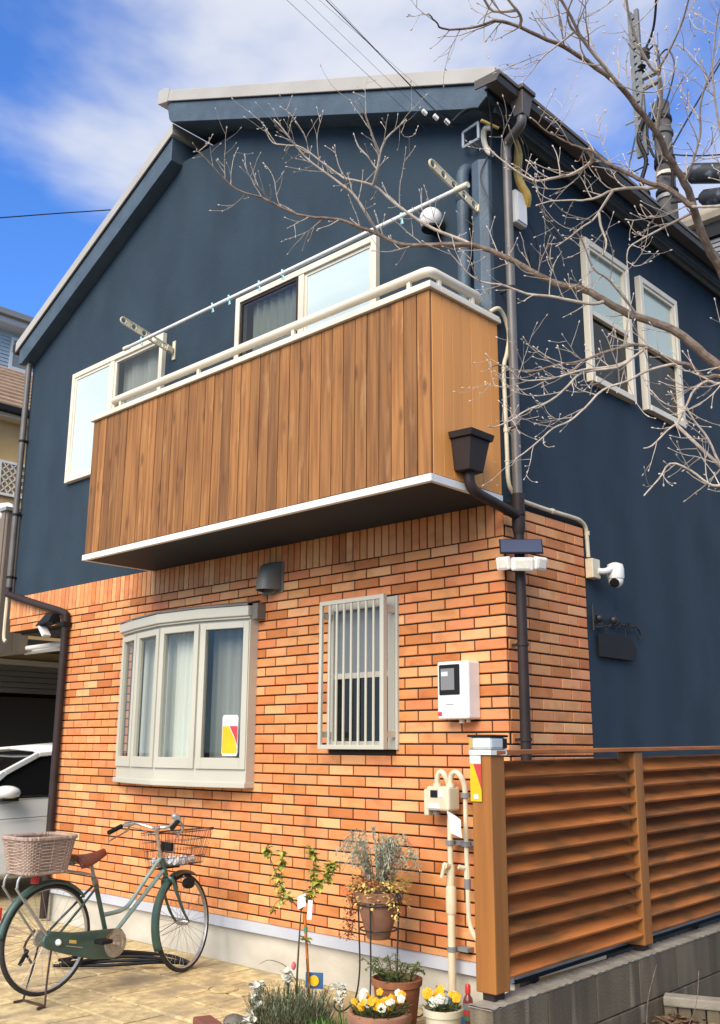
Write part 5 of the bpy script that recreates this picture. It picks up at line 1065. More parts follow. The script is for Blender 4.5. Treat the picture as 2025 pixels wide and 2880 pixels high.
# ------------------------------------------------------------------ pots and plants
R5 = random.Random(4)
def gv(r): return R5.uniform(-r, r)
def pansy_mesh(m, nm):
    mb = MB()
    for k in range(5):
        a = 2*PI*k/5+.3; c = Vector((.013*math.cos(a), 0, .013*math.sin(a)))
        b = len(mb.v); n = 8
        mb.v.append(tuple(c*.4+Vector((0, -.004, 0))))
        for j in range(n): mb.v.append(tuple(c+Vector((.0145*math.cos(2*PI*j/n), .003*math.sin(j*2.1)+.002, .0145*math.sin(2*PI*j/n)))))
        for j in range(n): mb.f.append((b, b+1+j, b+1+(j+1) % n))
    return mb.mesh(nm, m)
PY_, PWH = pansy_mesh(m_yel, 'flower'), pansy_mesh(m_whp, 'flower')
def pansy_pot(name, lab, c, r, h, prof, m, nflow, pale, hr, sz=1.):
    t = thing(name, lab, 'flower pot', c)
    c = Vector(c)
    obj('pot', MB().lathe(prof, c, 28), m, t, smooth=True)
    obj('soil', MB().lathe([(.01, h-.03), (r*.93, h-.028), (r*.93, h-.022), (.01, h-.02)], c, 20), m_soil, t)
    lv = MB()
    for k in range(int(90*hr)):
        a = R5.uniform(0, 2*PI); q = r*.95*math.sqrt(R5.random()); p = c+Vector((q*math.cos(a), q*math.sin(a), h-.02+R5.uniform(0, .05)))
        lv.leaf(p, (math.cos(a)+gv(.6), math.sin(a)+gv(.6), R5.uniform(.2, 1.2)), .022, R5.uniform(.035, .055))
    obj('leaves', lv, m_leafg, t, kind='stuff')
    ste = MB(); vd = (CAMLOC-c).normalized()
    for k in range(nflow):
        a = R5.uniform(0, 2*PI); q = r*.95*math.sqrt((k+.5)/nflow); p = c+Vector((q*math.cos(a), q*math.sin(a), h+.035+R5.uniform(0, .045)))
        o = bpy.data.objects.new('flower', PWH if R5.random() < pale else PY_); COL.objects.link(o); o.parent = t
        d = (vd+Vector((gv(.5), gv(.5), gv(.3)+.15))).normalized()
        o.rotation_mode = 'QUATERNION'; o.rotation_quaternion = (-d).to_track_quat('Y', 'Z'); o.location = p-c; s = R5.uniform(.85, 1.25)*sz; o.scale = (s, s, s)
        ste.tube([p-d*.004, p+Vector((0, 0, -.04)), c+Vector((q*.8*math.cos(a), q*.8*math.sin(a), h-.02))], .0018, 4, False)
    obj('stems', ste, m_leafg, t, kind='stuff')
    return t
pansy_pot('pansy_bowl', 'dusty terracotta bowl of yellow and white pansies, front of the pots', (-.25, -.895, 0), .155, .20,
          [(.085, 0), (.105, .01), (.14, .12), (.148, .15), (.165, .152), (.172, .172), (.170, .198), (.160, .205), (.146, .203), (.138, .17), (.02, .165)], m_terrapale, 30, .30, 1.8, .74)
pansy_pot('pansy_pot', 'ivory pot of yellow pansies standing by the end of the block wall', (-.05, -.61, 0), .10, .205,
          [(.075, 0), (.08, .008), (.098, .17), (.108, .172), (.112, .205), (.100, .207), (.094, .18), (.02, .175)], m_potwhite, 14, .35, .8, .95)
bp_ = thing('terracotta_pot', 'tall orange terracotta pot with trailing green herb leaves behind the pansy bowl', 'flower pot', (-.37, -.62, 0))
obj('pot', MB().lathe([(.095, 0), (.10, .008), (.132, .27), (.142, .275), (.145, .308), (.133, .312), (.125, .28), (.02, .275)], (-.37, -.62, 0), 28), m_terra, bp_, smooth=True)
obj('soil', MB().lathe([(.01, .270), (.125, .272), (.125, .280), (.01, .285)], (-.37, -.62, 0), 20), m_soil, bp_)
lv, stv = MB(), MB()
for k in range(34):
    a = R5.uniform(0, 2*PI); p0 = Vector((-.37+.06*math.cos(a), -.62+.06*math.sin(a), .28)); l = R5.uniform(.06, .14)
    if k < 3: l = .17
    d = Vector((math.cos(a)*.7, math.sin(a)*.7, R5.uniform(.5, 1.6))).normalized(); q = p0+d*l; q2 = q+Vector((d.x*.05, d.y*.05, -.01))
    pts = smooth_path([p0, p0+d*l*.5, q, q2], 3); stv.tube(pts, .0022, 4, False)
    for j in range(1, len(pts)):
        for s_ in (-1, 1): lv.leaf(pts[j], (d.cross(Vector((0, 0, 1)))*s_+Vector((gv(.5), gv(.5), gv(.4)))), .013, .030)
obj('leaves', lv, m_leafg, bp_, kind='stuff'); obj('stems', stv, m_stem, bp_, kind='stuff')
# urn of silver and variegated leaves on a black iron stand
UX, UY = -.71, -.40
ustand = thing('plant_stand', 'black iron three-legged plant stand with curled feet', 'plant stand', (UX, UY, 0))
for k, (dx, dy) in enumerate(((-.13, -.035), (.045, -.12), (.085, .085))):
    pts = [(UX+dx*1.05, UY+dy*1.05, .66), (UX+dx*.98, UY+dy*.98, .45), (UX+dx*.95, UY+dy*.95, .25), (UX+dx*1.15, UY+dy*1.15, .10), (UX+dx*1.6, UY+dy*1.6, .03), (UX+dx*2.0, UY+dy*2.0, .012), (UX+dx*2.25, UY+dy*2.25, .035), (UX+dx*2.2, UY+dy*2.2, .065)]
    obj('leg', MB().tube(smooth_path(pts, 5), .0052, 6), m_blackmetal, ustand, smooth=True)
for z, rr in ((.645, .142), (.50, .112)): obj('ring', MB().tube([(UX+rr*math.cos(a), UY+rr*math.sin(a), z) for a in [2*PI*i/28 for i in range(29)]], .005, 6, False), m_blackmetal, ustand, smooth=True)
for s_ in (-1, 1):
    obj('curl', MB().tube([(UX+s_*(.19+.028*math.cos(a)*(1-.06*i)), UY-s_*.03, .70+.028*math.sin(a)*(1-.06*i)) for i, a in enumerate([.5*q for q in range(16)])], .007, 6).tube([(UX+s_*.135, UY, .655), (UX+s_*.175, UY-s_*.02, .68)], .006, 6), m_blackmetal, ustand, smooth=True)
urn = thing('urn_planter', 'terracotta planter of silver, yellow and red foliage on the iron stand', 'planter', (UX, UY, .46))
obj('pot', MB().lathe([(.062, .445), (.070, .452), (.132, .655), (.145, .662), (.155, .715), (.145, .718), (.130, .69), (.02, .685)], (UX, UY, 0), 26), m_terrapale, urn, smooth=True)
sil, silst, cre, red, pk = MB(), MB(), MB(), MB(), MB()
for k in range(80):         # arching silver lavender stems
    a = R5.uniform(0, 2*PI); l = R5.uniform(.20, .36); ou = R5.uniform(.03, .19)
    p0 = Vector((UX+.03*math.cos(a), UY+.03*math.sin(a), .70)); tip = p0+Vector((ou*math.cos(a), ou*math.sin(a), l)); drop = tip+Vector((ou*.35*math.cos(a), ou*.35*math.sin(a), -R5.uniform(.02, .14)*(ou/.17)))
    pts = smooth_path([p0, p0.lerp(tip, .5)+Vector((0, 0, .02)), tip, drop], 6); silst.tube(pts, .0016, 4, False)
    for j in range(4, len(pts)):
        for s_ in range(3): sil.leaf(pts[j], (gv(1), gv(1), R5.uniform(-.9, .5)), .007, R5.uniform(.022, .045))
    if k % 9 == 0:
        for s_ in range(7): sil.leaf(tip+Vector((gv(.01), gv(.01), .01)), (gv(1), gv(1), .6), .012, .03)
for k in range(620):
    a = R5.uniform(0, 2*PI); q = R5.uniform(.07, .185); cas = R5.random(); dz = -R5.uniform(0, .10) if cas < .45 else R5.uniform(0, .05)
    cre.leaf((UX+q*math.cos(a), UY+q*math.sin(a), .735+dz), (math.cos(a)+gv(.6), math.sin(a)+gv(.6), gv(.8)), .018, R5.uniform(.022, .042))
for k in range(34):
    p = Vector((UX+.15+gv(.03)+k*.0018, UY-.06+gv(.03), .71-k*.004)); cre.leaf(p, (gv(1), gv(1), -.5), .012, .026)
for k in range(300):
    t_ = R5.random(); red.leaf((UX-.155-.03*t_+gv(.035), UY-.07+gv(.04), .73-.30*t_+gv(.02)), (gv(1), gv(1), -.4), .010, R5.uniform(.015, .032))
for k in range(44): pk.leaf((UX+.02+gv(.10), UY-.10+gv(.05), .765+gv(.03)), (gv(1), -1, .5), .030, .042)
obj('silver_leaves', sil, m_grey_leaf, urn, kind='stuff'); obj('silver_stems', silst, m_grey_leaf, urn, kind='stuff'); obj('pale_leaves', cre, m_cream_leaf, urn, kind='stuff')
obj('red_leaves', red, m_red_leaf, urn, kind='stuff'); obj('pink_flowers', pk, m_pink, urn, kind='stuff')
# sapling tied to an orange stake
SX, SY = -.97, -.80
sap = thing('sapling', 'young leafy sapling with pale tag tied to an orange stake', 'sapling', (SX, SY, 0))
stv, lv = MB(), MB()
def shoot(pts, r, dens, sz):
    P = smooth_path(pts, 6); stv.tube(P, [r*(1-.6*i/(len(P)-1)) for i in range(len(P))], 6)
    for j in range(3, len(P)):
        if R5.random() < dens:
            for q in range(R5.choice((6, 7, 8))): lv.leaf(P[j], (gv(1), gv(1), R5.uniform(-.9, .3)), sz*.55, sz*R5.uniform(.7, 1.25))
shoot([(SX-.03, SY, 0), (SX-.025, SY, .25), (SX-.01, SY, .5), (SX+.0, SY, .62)], .008, .05, .06)
shoot([(SX+.0, SY, .62), (SX-.10, SY-.05, .72), (SX-.18, SY-.06, .84), (SX-.22, SY-.10, .97)], .005, .8, .055)
shoot([(SX-.18, SY-.06, .82), (SX-.13, SY-.05, .88), (SX-.12, SY-.06, .95)], .003, .5, .05)
shoot([(SX+.0, SY, .62), (SX+.06, SY+.03, .74), (SX+.05, SY+.05, .88), (SX+.02, SY+.05, .97)], .005, .7, .055)
shoot([(SX+.06, SY+.03, .74), (SX+.16, SY+.05, .82), (SX+.22, SY+.04, .90)], .004, .95, .06)
shoot([(SX-.08, SY-.04, .68), (SX-.14, SY-.07, .66), (SX-.17, SY-.08, .60)], .003, .6, .05)
shoot([(SX-.025, SY, .22), (SX-.09, SY-.03, .30), (SX-.18, SY-.08, .33), (SX-.25, SY-.10, .30)], .003, .12, .09)
shoot([(SX-.01, SY, .48), (SX+.06, SY-.02, .46), (SX+.09, SY-.02, .38)], .003, .25, .08)
shoot([(SX+.08, SY+.02, .0), (SX+.07, SY, .2), (SX+.05, SY, .36)], .005, .06, .07)
obj('stem', stv, m_stem, sap, smooth=True); obj('leaves', lv, m_leafy, sap, kind='stuff')
obj('flower_bud', MB().ball((SX-.035, SY-.02, .31), (.014, .014, .024), 8, 6), m_pink, sap, smooth=True)
obj('name_tag', MB().obox((SX+.03, SY-.025, .675), BU*.0+Vector((.024, .01, .012)), Vector((-.004, .002, .035)), Vector((.001, -.0025, 0))).obox((SX+.075, SY, .63), Vector((.012, .008, 0)), Vector((.004, 0, .055)), Vector((.001, -.002, 0))), m_paper, sap)
stk = thing('garden_stake', 'orange garden stake tied to the sapling', 'stake', (SX+.04, SY+.02, 0))
obj('pole', MB().tube([(SX+.075, SY+.02, .0), (SX+.045, SY+.015, .35), (SX+.02, SY+.01, .60)], .0085, 8), m_orange, stk, smooth=True)
obj('tie', MB().tube([(SX+.03, SY+.012, .50), (SX+.029, SY+.012, .53)], .011, 8), m_greenlabel, stk)
cdm = thing('plant_label', 'blue and yellow plant label card stuck in the lavender', 'plant label', (SX+.06, SY+.06, .2))
obj('card', MB().obox((SX+.07, SY+.05, .235), Vector((.045, .028, 0)), Vector((0, 0, .044)), Vector((.0007, -.0012, 0))), m_blue, cdm)
obj('round_print', MB().lathe([(.030, 0), (.030, .002)], (SX+.073, SY+.045, .235), 18, (.51, -.86, 0)), m_yellow, cdm); obj('spike', MB().box(SX+.066, SX+.074, SY+.048, SY+.052, .0, .185), m_white, cdm)
# lavender clump, white blooms, grass
lav = thing('lavender_bush', 'bushy grey-green lavender clump at the foot of the sapling', 'shrub', (-.90, -.92, 0))
lb_, ls = MB(), MB()
for k in range(520):
    a = R5.uniform(0, 2*PI); q = .19*math.sqrt(R5.random()); p0 = Vector((-.90+q*math.cos(a), -.92+q*math.sin(a), 0)); l = R5.uniform(.09, .215)
    d = Vector((math.cos(a)*q*2.2+gv(.25), math.sin(a)*q*2.2+gv(.25), 1)).normalized(); ls.tube([p0, p0+d*l], .0014, 3, False)
    for j in range(7): lb_.leaf(p0+d*l*(.3+.7*j/6), (d*.9+Vector((gv(.7), gv(.7), 0))), .005, R5.uniform(.025, .05))
obj('leaves', lb_, m_lav, lav, kind='stuff'); obj('stems', ls, m_stem, lav, kind='stuff')
def bloom(lab, x, y, z, n, spread, pale=None):
    t = thing('white_flowers', lab, 'flower', (x, y, 0), 'white flowers round the lavender'); pt, sm_ = MB(), MB()
    for k in range(n):
        c = Vector((x+gv(spread), y+gv(spread), z+gv(spread*1.3)))
        for j in range(12):
            d = Vector((gv(1), gv(1), R5.uniform(-.6, .9))); pt.leaf(c, d, .036, R5.uniform(.030, .050))
        sm_.tube([c, (x+gv(.03), y+gv(.03), 0)], .003, 4, False)
    obj('petals', pt, m_whp, t, kind='stuff'); obj('stems', sm_, m_leafg, t, kind='stuff')
bloom('ruffled white flowers left of the lavender clump', -1.03, -1.05, .19, 7, .05); bloom('tall white flowers beside the sapling stem', -.93, -.93, .27, 4, .03); bloom('white flowers right of the lavender clump', -.70, -.74, .19, 5, .035)
bloom('single cream flower at the far left of the lavender', -1.13, -1.02, .21, 1, .01); bloom('low pale flowers at the front left of the lavender', -1.02, -1.13, .10, 4, .04)
gb = thing('grass_tuft', 'bright green leafy tuft between lavender and pansy bowl', 'plant', (-.62, -.92, 0)); gm = MB()
for k in range(150):
    p0 = Vector((-.60+gv(.12), -.93+gv(.10), 0)); d = Vector((gv(.6), gv(.6), 1)).normalized(); gm.leaf(p0, d, .012, R5.uniform(.07, .14), (gv(1), gv(1), .1))
obj('blades', gm, m_grass, gb, kind='stuff')
wd = thing('weed', 'small bright green weed by the stone at the left of the lavender', 'plant', (-1.08, -1.19, 0)); gm = MB()
for k in range(40): gm.leaf((-1.10+gv(.05), -1.20+gv(.05), .01), (gv(1), gv(1), .7), .022, .05)
obj('leaves', gm, m_grass, wd, kind='stuff')
def rock(lab, c, r, m, name='stone'):
    c = Vector(c); mb = MB().ball(c, r, 14, 9); sv = R5.uniform(0, 9)
    mb.v = [tuple(c+(Vector(v)-c)*(1+.16*math.sin(v[0]*31+sv)*math.cos(v[1]*27+sv)+.08*math.sin(v[2]*60))) for v in mb.v]
    tag(obj(name, mb, m, smooth=True), lab, 'stone')
rock('rough grey-brown stone at the left foot of the lavender', (-1.17, -1.10, .02), (.11, .07, .05), m_rock)
o = obj('edging_brick', MB().obox((-1.27, -1.24, .02), Vector((.09, -.03, 0)), Vector((.02, .05, 0)), (0, 0, .028)), m_redstone, bevel=.008); tag(o, 'dark red edging brick lying at the front left of the bed', 'brick')
# bottle and carton by the fence post
bt = thing('spray_bottle', 'maroon bottle with red cap beside the fence post', 'bottle', (-.27, -.10, 0))
BO = Vector((-.27, -.10, .0))
obj('body', MB().lathe([(.026, 0), (.030, .004), (.030, .115), (.027, .135), (.014, .155), (.013, .165)], BO, 20), m_brownplas, bt, smooth=True)
obj('cap', MB().lathe([(.0165, .163), (.0165, .205), (.012, .212)], BO, 16), m_red, bt, smooth=True)
obj('label', MB().lathe([(.0306, .075), (.0306, .112)], BO, 20), m_greyplas, bt); obj('label', MB().lathe([(.0307, .045), (.0307, .073)], BO, 20), m_redlabel, bt); obj('label', MB().lathe([(.0308, .02), (.0308, .043)], BO, 20), m_greenlabel, bt)
o = thing('blue_carton', 'white and blue carton tucked behind the fence post foot', 'carton', (-.16, -.12, 0))
obj('box', MB().obox((-.155, -.12, .055), Vector((.055, .02, 0)), Vector((-.01, .03, 0)), (0, 0, .055)), m_paper, o, bevel=.003); obj('blue_print', MB().obox((-.150, -.1515, .045), Vector((.045, .0165, 0)), Vector((0, .0006, 0)), (0, 0, .03)), m_blue, o)
o = obj('blue_board', MB().hexa([(-.30, -.40, 0), (-.10, -.30, 0), (-.10, -.292, 0), (-.30, -.392, 0), (-.30, -.36, .24), (-.22, -.32, .20), (-.22, -.312, .20), (-.30, -.352, .24)]), m_blue); tag(o, 'slanted blue sheet standing between the terracotta and ivory pots', 'sheet')

# ------------------------------------------------------------------ carport: car, annex, poles
car = thing('parked_car', 'white car with dark windows parked in the carport, door mirror showing', 'car', (-7.45, 1.6, 0))
CX = -6.60
# body: long box with shaped profile in YZ, nose towards the street
side = [(-1.05, .30), (-1.10, .55), (-1.02, .78), (-.75, .90), (-.05, 1.0), (.55, 1.03), (2.6, 1.05), (2.75, .95), (2.78, .45), (2.70, .28), (-.9, .22)]
bd_ = MB()
def xs_at(z): return .0 if z > .3 else .03
def carsec(sgn): return [(CX-(.85-sgn*(.85-(.05 if z > .95 else (.0 if z > .5 else .03)))), y, z) for y, z in side]
outer = [(CX-(.06 if z > .97 else 0), y, z) for y, z in side]; inner = [(CX-1.70+(.06 if z > .97 else 0), y, z) for y, z in side]
k_ = len(side)
bd_.add(outer+inner, [tuple(range(k_)), tuple(range(2*k_-1, k_-1, -1))]+[(i, i+k_, (i+1) % k_+k_, (i+1) % k_) for i in range(k_)])
cb = obj('body', bd_, m_carwhite, car, bevel=.03)
# cabin: roof and pillars
def cab(y, z, ins): return (CX-ins, y, z)
def cab2(y, z, ins): return (CX-1.70+ins, y, z)
RF = [(.62, 1.475), (1.3, 1.535), (2.2, 1.50)]
rfm = MB()
rows = [[cab(y, z, .20), cab(y, z+.03, .28), ((CX-.85), y, z+.055), cab2(y, z+.03, .28), cab2(y, z, .20)] for y, z in RF]
for r_ in rows: rfm.v += r_
for i in range(2):
    for j in range(4): rfm.f.append((i*5+j, i*5+j+1, (i+1)*5+j+1, (i+1)*5+j))
ro = obj('roof', rfm, m_carwhite, car, smooth=True); md = ro.modifiers.new('solid', 'SOLIDIFY'); md.thickness = .03
obj('pillar', MB().bar((CX-.06, -.18, 1.0), (CX-.14, .22, 1.28), .05, .07).bar((CX-.14, .22, 1.28), (CX-.20, .64, 1.475), .05, .06).bar((CX-.20, .64, 1.475), (CX-.20, 1.3, 1.535), .05, .05), m_carwhite, car, bevel=.01)
obj('pillar', MB().bar((CX-1.64, -.18, 1.0), (CX-1.50, .64, 1.475), .05, .06), m_carwhite, car, bevel=.01)
obj('door_window', MB().add([(CX-.075, -.10, 1.02), (CX-.06, .55, 1.045), (CX-.05, 1.5, 1.05), (CX-.195, 1.5, 1.49), (CX-.205, .68, 1.455), (CX-.15, .24, 1.25)], [(0, 1, 2, 3, 4, 5)]), m_carglass, car)
obj('windscreen', MB().add([(CX-.09, -.24, 1.0), (CX-1.61, -.24, 1.0), (CX-1.50, .60, 1.47), (CX-.22, .60, 1.47)], [(0, 1, 2, 3)]), m_carglass, car)
mr_ = obj('door_mirror', MB().ball((CX+.06, .17, 1.085), (.13, .15, .075), 18, 12), m_carwhite, car, smooth=True)
obj('mirror_base', MB().box(CX-.06, CX+.15, .08, .27, 1.0, 1.03), m_black, mr_, bevel=.006)
obj('waist_seal', MB().bar((CX-.052, -.1, 1.015), (CX-.052, 1.6, 1.05), .012, .016), m_black, car)
obj('door_crease', MB().bar((CX+.001, -.4, .80), (CX+.001, 2.4, .86), .006, .008), m_greyplas, car); obj('door_seam', MB().bar((CX+.001, .05, .98), (CX+.001, .02, .35), .005, .006), m_black, car)
for y in (-.35, 2.1):
    wh = obj('wheel', MB().tube([(CX-.18, y, .31), (CX+.0, y, .31)], .205, 24), m_rim, car, smooth=True); obj('tyre', MB().tube([(CX-.19, y, .31), (CX-.17, y, .31), (CX-.01, y, .31), (CX+.005, y, .31)], [.29, .31, .31, .29], 28), m_rubber, wh, smooth=True)
ax_ = thing('screen_wall', 'grey-brown boarded screen wall hung over the carport beside the navy house', 'screen', (-8.4, .3, 2.6))
obj('wall', MB().box(-9.9, -7.0, .12, .50, 2.60, 4.22), m_brownboard, ax_)
for k in range(2): obj('board', MB().box(-7.0, -6.985, .125+.19*k, .125+.19*k+.185, 2.60, 4.22), m_brownboard, ax_)
for k in range(12): obj('board', MB().box(-9.9+.24*k, -9.9+.24*k+.232, .105, .12, 2.60, 4.22), m_brownboard, ax_)
obj('coping', MB().box(-9.95, -6.96, .08, .54, 4.22, 4.26), m_steel, ax_)
t = thing('white_duct', 'white bent duct resting on top of the grey-brown boarded screen', 'duct', (-7.6, .3, 4.3))
obj('pipe', MB().tube(smooth_path([(-7.9, .25, 4.33), (-7.5, .25, 4.34), (-7.25, .25, 4.32), (-7.15, .22, 4.24), (-7.16, .10, 4.16)], 4), .06, 12), m_plastic, t, smooth=True); obj('band', MB().tube([(-7.45, .25, 4.34), (-7.40, .25, 4.34)], .067, 12), m_cream, t, smooth=True)
for k, (dy, dz) in enumerate(((0, 0), (.10, -.03))):
    o = obj('storage_pole', MB().tube([(-7.3+.1*k, .50+dy, 2.66+dz), (-5.20, .50+dy, 2.66+dz)], .026, 10), m_plastic, smooth=True); tag(o, 'upper white pole slung under the carport ceiling' if k == 0 else 'lower white pole slung under the carport ceiling', 'pole', 'white poles under the carport ceiling')
# ------------------------------------------------------------------ neighbours on the left
ch = thing('cream_house', 'cream neighbouring house with brown tiled roof and ground floor shutter', 'house', (-13.5, 3, 0))
wl_ = MB(); wl_.box(-16.8, -11.0, .3, 6.5, 2.86, 6.80)
wl_.box(-16.8, -11.0, 6.3, 6.5, 0, 2.86); wl_.box(-16.8, -11.0, .3, .5, 0, 2.86)
obj('wall', wl_, m_creamwall, ch)
obj('projecting_slab', MB().box(-10.99, -10.1, .4, 6.4, 3.02, 3.12), m_room, ch)  # added slab, near-black to make the shaded band above the shutter
obj('shutter_box', MB().box(-11.12, -10.94, .5, 6.3, 2.80, 2.88), m_cream, ch)
for k in range(5): obj('shutter_slat', MB().box(-11.05, -10.985, .5, 6.3, 2.375+.085*k, 2.375+.085*k+.078), m_shutter, ch, bevel=.008)
obj('garage_interior', MB().box(-16.5, -16.3, .5, 6.3, 0, 2.86), m_room, ch)  # near-black back wall, the garage's shade put into its colour
obj('opening_shade', MB().box(-11.9, -11.8, .5, 6.3, 0, 2.35), m_room, ch)  # near-black sheet standing in for the shade inside the opening
rfb = MB()
def croof(d): return 6.87+.6*d
nrow = 11
for k in range(nrow):
    d0 = k*.30; d1 = d0+.315
    rfb.prism([(-10.72-d0, .0, croof(d0)-.05), (-10.72-d1, .0, croof(d1)-.05), (-10.72-d1, .0, croof(d1)-.005), (-10.72-d0, .0, croof(d0)+.025)], (0, 6.8, 0)) if False else None
roofp = obj('roof', MB().prism([(-10.72, .0, 6.82), (-14.03, .0, 8.80), (-17.3, .0, 6.82)], (0, 6.8, 0)), m_brownboard, ch)
for k in range(nrow):
    d0 = k*.30; d1 = d0+.31
    for j in range(6):
        pass
    obj('tile_course', MB().prism([(-10.70-d0, -.02, croof(d0)-.045), (-10.70-d1, -.02, croof(d1)-.045), (-10.70-d1, -.02, croof(d1)-.02), (-10.70-d0, -.02, croof(d0)+.02)], (0, 6.84, 0)), m_tile, roofp)
obj('gutter', MB().box(-10.78, -10.62, -.05, 6.85, 6.74, 6.83), m_black, ch); obj('eave_board', MB().box(-11.0, -10.75, .0, 6.8, 6.68, 6.74), m_cream, ch)
lt = obj('lattice', MB().box(-10.99, -10.95, 1.85, 1.91, 5.45, 6.02).box(-10.99, -10.95, 2.70, 2.76, 5.45, 6.02).box(-10.99, -10.95, 1.91, 2.70, 5.98, 6.02).box(-10.99, -10.95, 1.91, 2.70, 5.45, 5.49), m_plastic, ch)
for k in range(-3, 8):
    y0 = 1.91+.12*k
    for sg_ in (1, -1):
        pts = []
        ya, za, yb, zb = y0, 5.49, y0+sg_*.49, 5.98
        if sg_ < 0: ya, yb = y0+.4, y0+.4-.49
        # clip to the frame
        def cl(ya, za, yb, zb):
            t0, t1 = 0., 1.
            for lo, hi in ((1.91, 2.70),):
                for edge, sgn in ((lo, 1), (hi, -1)):
                    fa, fb = sgn*(ya-edge), sgn*(yb-edge)
                    if fa < 0 and fb < 0: return None
                    if fa < 0: t0 = max(t0, fa/(fa-fb))
                    if fb < 0: t1 = min(t1, fa/(fa-fb))
            return None if t1-t0 < .1 else (ya+(yb-ya)*t0, za+(zb-za)*t0, ya+(yb-ya)*t1, za+(zb-za)*t1)
        c_ = cl(ya, za, yb, zb)
        if c_: obj('lattice_bar', MB().bar((-10.97, c_[0], c_[1]), (-10.97, c_[2], c_[3]), .014, .03, (1, 0, 0)), m_plastic, lt)
bh = thing('blue_house', 'pale blue boarded house with white eaves behind the cream house', 'house', (-17, 4.5, 0))
obj('wall', MB().box(-20, -15.02, 2.2, 9, 0, 10.05), m_blueside, bh)
for k in range(26): obj('siding_board', MB().hexa([(-15.02, 2.2, 8.0+.08*k), (-14.985, 2.2, 8.0+.08*k), (-14.985, 9, 8.0+.08*k), (-15.02, 9, 8.0+.08*k), (-15.02, 2.2, 8.079+.08*k), (-15.005, 2.2, 8.079+.08*k), (-15.005, 9, 8.079+.08*k), (-15.02, 9, 8.079+.08*k)]), m_blueside, bh)
obj('soffit', MB().box(-15.02, -14.62, 2.0, 9.2, 10.05, 10.09), m_blueshade, bh); obj('fascia', MB().box(-14.66, -14.60, 2.0, 9.2, 10.07, 10.30), m_blueshade, bh)
obj('gutter', MB().box(-14.60, -14.46, 2.0, 9.2, 10.16, 10.28), m_greyplas, bh); obj('roof', MB().prism([(-14.60, 2.0, 10.30), (-17.5, 2.0, 11.6), (-20.4, 2.0, 10.30)], (0, 7.2, 0)), m_greyplas, bh)
bw = obj('window', MB().box(-15.0, -14.95, 3.80, 3.86, 9.22, 9.93).box(-15.0, -14.95, 4.56, 4.62, 9.22, 9.93).box(-15.0, -14.95, 3.86, 4.56, 9.87, 9.93).box(-15.0, -14.95, 3.86, 4.56, 9.22, 9.29), m_blueshade, bh); obj('pane', MB().box(-14.99, -14.975, 3.86, 4.56, 9.29, 9.87), m_screen, bw)
# neighbour beyond the eave on the right
rn = thing('pale_house', 'pale sided tall house with beige slab roof beyond the eave at far right', 'house', (-2.5, 14, 0))
obj('wall', MB().box(-3.50, 2.5, 12.0, 17, 0, 11.0), m_greywall, rn); obj('projecting_slab', MB().box(-4.05, 2.6, 11.7, 17.3, 11.40, 11.75), m_beigeslab, rn, bevel=.15); obj('band', MB().box(-3.75, 2.55, 11.85, 17.1, 11.12, 11.40), m_black, rn)
for k in range(4): obj('louvre', MB().box(-3.55, 2.5, 11.93, 12.0, 10.72+.1*k, 10.80+.1*k), m_greyplas, rn, bevel=.01)

# ------------------------------------------------------------------ utility pole and wires
up_ = thing('utility_pole', 'concrete utility pole with perforated steel arm behind the house', 'utility pole', (-2.43, 8.2, 0))
UX_, UY_ = -2.43, 8.2
obj('pole', MB().tube([(UX_, UY_, 0), (UX_, UY_, 11.65)], [.20, .135], 18), m_pole, up_, smooth=True)
am = MB().box(-2.80, -2.735, 8.0, 8.06, 10.75, 13.45).box(-2.68, -2.615, 8.0, 8.06, 10.75, 13.45)
for k in range(19): am.box(-2.736, -2.679, 8.005, 8.055, 10.75+.142*k, 10.75+.142*k+.085)
obj('steel_arm', am, m_armsteel, up_)
for z in (11.46, 10.93): obj('step', MB().tube([(-2.98, 8.05, z), (-2.6, 8.05, z)], .018, 6), m_steel, up_)
for z in (12.15, 11.97): obj('bracket', MB().box(-2.615, -2.36, 8.0, 8.08, z-.04, z+.03), m_greyplas, up_)
obj('insulator', MB().lathe([(.03, 0), (.08, .03), (.04, .06), (.085, .10), (.04, .14), (.07, .18), (.03, .22)], (-2.55, 8.03, 12.45), 12), m_pole, up_, smooth=True)
obj('insulator', MB().lathe([(.03, 0), (.07, .03), (.03, .06), (.07, .10), (.03, .14)], (-2.62, 8.03, 12.25), 12), m_black, up_, smooth=True)
for z, m__, r_ in ((11.35, m_black, .16), (11.1, m_pole, .165), (10.62, m_black, .165), (10.55, m_black, .17), (10.36, m_cream, .16), (10.05, m_black, .175), (9.95, m_greyplas, .172)): obj('band', MB().tube([(UX_, UY_, z-.03), (UX_, UY_, z+.03)], r_, 16), m__, up_, smooth=True)
obj('cable_bundle', MB().tube(smooth_path([(-2.62, 8.0, 11.4), (-2.70, 7.9, 11.0), (-2.62, 7.95, 10.6), (-2.70, 7.9, 10.2), (-2.60, 7.95, 9.9)], 5), .035, 7).tube(smooth_path([(-2.50, 7.95, 11.4), (-2.55, 7.9, 11.0), (-2.48, 7.95, 10.6), (-2.20, 7.9, 10.3), (-2.25, 7.95, 9.8)], 5), .022, 6).ball((-2.68, 7.95, 10.02), .09, 10, 8), m_black, up_, smooth=True)
def wire(lab, pts, r, grp=None, k=6):
    o = obj('power_cable', MB().tube(smooth_path(pts, k), r, 6), m_cable, smooth=True); return tag(o, lab, 'cable', grp)
wire('thick black cable climbing from the pole arm to the top right', [(-2.55, 8.03, 12.62), (-2.3, 7.9, 12.9), (-1.95, 7.4, 13.5), (-1.2, 6.2, 14.8)], .022)
